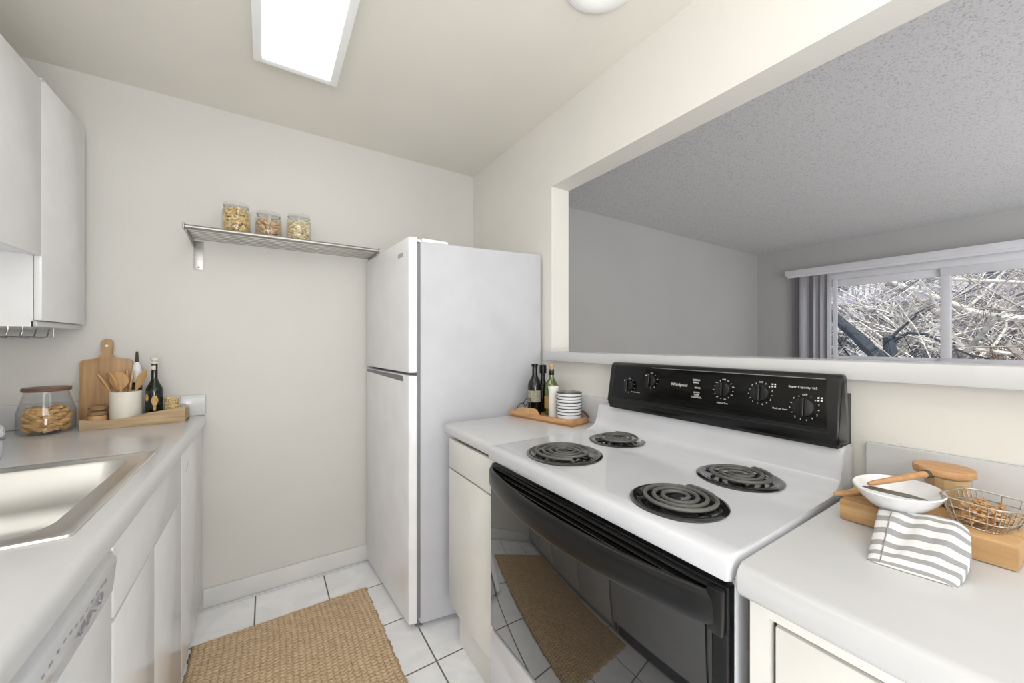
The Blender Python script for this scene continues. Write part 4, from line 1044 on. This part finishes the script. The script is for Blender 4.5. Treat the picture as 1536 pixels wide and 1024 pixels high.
tree('bare_tree', (9.8, .35, -3.1), 71, 'barkl', 'slender whitish tree low behind the right pane', 3.7, .09, (0, .03), 4, .8)
b = thing('apartment_building', 'pale apartment building with columns and balconies behind the trees', 'building', (15, 1, -3.1))
obj('wall', MB().box(15.5, 20, -12, 14, -3.1, 9), 'stucco', b)
for yy in (5.2, 3.55, 1.9, .25, -1.6, -3.3): obj('column', MB().box(14.2, 14.5, yy, yy+.32, -3.1, 6, .01), 'stucco', b)
for zz in (-.5, 2.35, 5.0): obj('balcony_slab', MB().box(14.1, 15.5, -9, 11, zz, zz+.25), 'stucco2', b)
for zz in (-.25, 2.6):
    m = MB(); m.box(14.15, 14.2, -6, 8, zz+.95, zz+1.02)
    for k in range(116): m.box(14.165, 14.185, -6+k*.12, -5.975+k*.12, zz, zz+.95)
    obj('railing', m, 'rail', b)
for yy, zz in ((4.2, .1), (2.4, .1), (.8, .1), (-1.0, .1), (4.2, 2.95), (2.4, 2.95), (.8, 2.95), (-1, 2.95)):
    w_ = obj('window', MB().box(15.44, 15.5, yy, yy+.9, zz, zz+1.5), 'stucco2', b); obj('pane', MB().box(15.42, 15.44, yy+.06, yy+.84, zz+.06, zz+1.44), 'pwin', w_)
# dry bush
m = MB(); rr = random.Random(4)
for i in range(900):
    a = rr.uniform(0, 2*PI); q = math.sqrt(rr.random()); p = Vector((9.4+.5*q*math.cos(a), .35+.75*q*math.sin(a), rr.uniform(.3, 1.30-.3*q)))
    m.ell(p, .035, .02, .006, 4, Matrix.Rotation(rr.uniform(0, 3), 3, 'Z') @ Matrix.Rotation(rr.uniform(-1.5, 1.5), 3, 'X'))
for i in range(60):
    a = rr.uniform(0, 2*PI); q = rr.random(); m.tube([(9.4, .35, -3.1), (9.4+.2*q*math.cos(a), .35+.3*q*math.sin(a), -.8), (9.4+.5*q*math.cos(a), .35+.75*q*math.sin(a), 1.25)], [.02, .012, .004], 4)
tag(obj('dry_bush', m, 'leafd', origin=(9.4, .35, -3.1)), 'brown dry-leaved bush low outside the right pane', 'bush')

# ---------------------------------------------------------------- light
def area(name, loc, size, sy, e, rot, c=(1, 1, 1)):
    l = bpy.data.lights.new(name, 'AREA'); l.shape = 'RECTANGLE'; l.size = size; l.size_y = sy; l.energy = e; l.color = c
    o = bpy.data.objects.new(name, l); col.objects.link(o); o.location = loc; o.rotation_euler = rot; return o
area('kitchen_rear_fill', (.1, -1.5, 1.55), 1.8, 1.4, 5, (math.radians(82), 0, 0), (.98, .99, 1))  # added fill light behind the camera, no fixture in the room
area('kitchen_ceiling_fill', (.0, -.75, 1.4), 1.4, 1.0, 33, (math.radians(164), 0, 0), (.98, .99, 1))  # unseen upward light added to brighten the ceiling
area('kitchen_left_fill', (1.0, -.7, 1.9), .7, .8, 6.5, (math.radians(65), 0, math.radians(55)), (.98, .99, 1))  # added out of view to lift the left cabinets
area('kitchen_right_fill', (-.5, -.35, 1.45), .5, .6, 5.5, (math.radians(120), 0, math.radians(-40)), (.98, .99, 1))  # added out of view to lift the upper right wall
area('kitchen_low_fill', (.0, -.75, .95), .5, .6, 18, (math.radians(36), 0, math.radians(4)), (.98, .99, 1))  # unseen downward light added to brighten the floor
area('living_fill', (3.0, -2.4, 1.7), 1.6, 1.4, 34, (math.radians(85), 0, math.radians(-52)), (1, .99, .97))  # unseen fill added to brighten the next room and its window wall
area('living_up_fill', (3.4, -1.2, .6), 2.5, 1.8, 36, (math.radians(165), 0, 0), (.98, .99, 1))  # unseen upward fill added for the popcorn ceiling
su = bpy.data.lights.new('sun', 'SUN'); su.energy = 5.5; su.angle = .01; su.color = (1, .96, .88)
so = bpy.data.objects.new('sun', su); col.objects.link(so); so.rotation_euler = (math.radians(28), math.radians(-42), 0)
w = bpy.data.worlds.new('World'); S.world = w; w.use_nodes = True; N = w.node_tree.nodes; L = w.node_tree.links
bgn = N['Background']; sky = N.new('ShaderNodeTexSky'); sky.sky_type = 'HOSEK_WILKIE'; sky.turbidity = 4; sky.sun_direction = (-.5, -.4, .75)
mxn = N.new('ShaderNodeMix'); mxn.data_type = 'RGBA'; mxn.inputs['Factor'].default_value = .6; mxn.inputs['B'].default_value = (.80, .88, 1, 1)
L.new(sky.outputs[0], mxn.inputs['A']); L.new(mxn.outputs['Result'], bgn.inputs['Color']); bgn.inputs['Strength'].default_value = 2.0

# ---------------------------------------------------------------- camera
cam = bpy.data.cameras.new('camera'); cam.sensor_width = 36; cam.lens = 565/1536*36; cam.shift_y = 1.5/1536; cam.clip_start = .02; cam.clip_end = 200
co = bpy.data.objects.new('camera', cam); col.objects.link(co); co.location = (0, 0, 1.26)
co.rotation_euler = (PI/2, 0, -math.atan(368/565))
S.camera = co
S.view_settings.view_transform = 'Standard'; S.view_settings.look = 'None'; S.view_settings.exposure = -.2; S.view_settings.gamma = 1.1
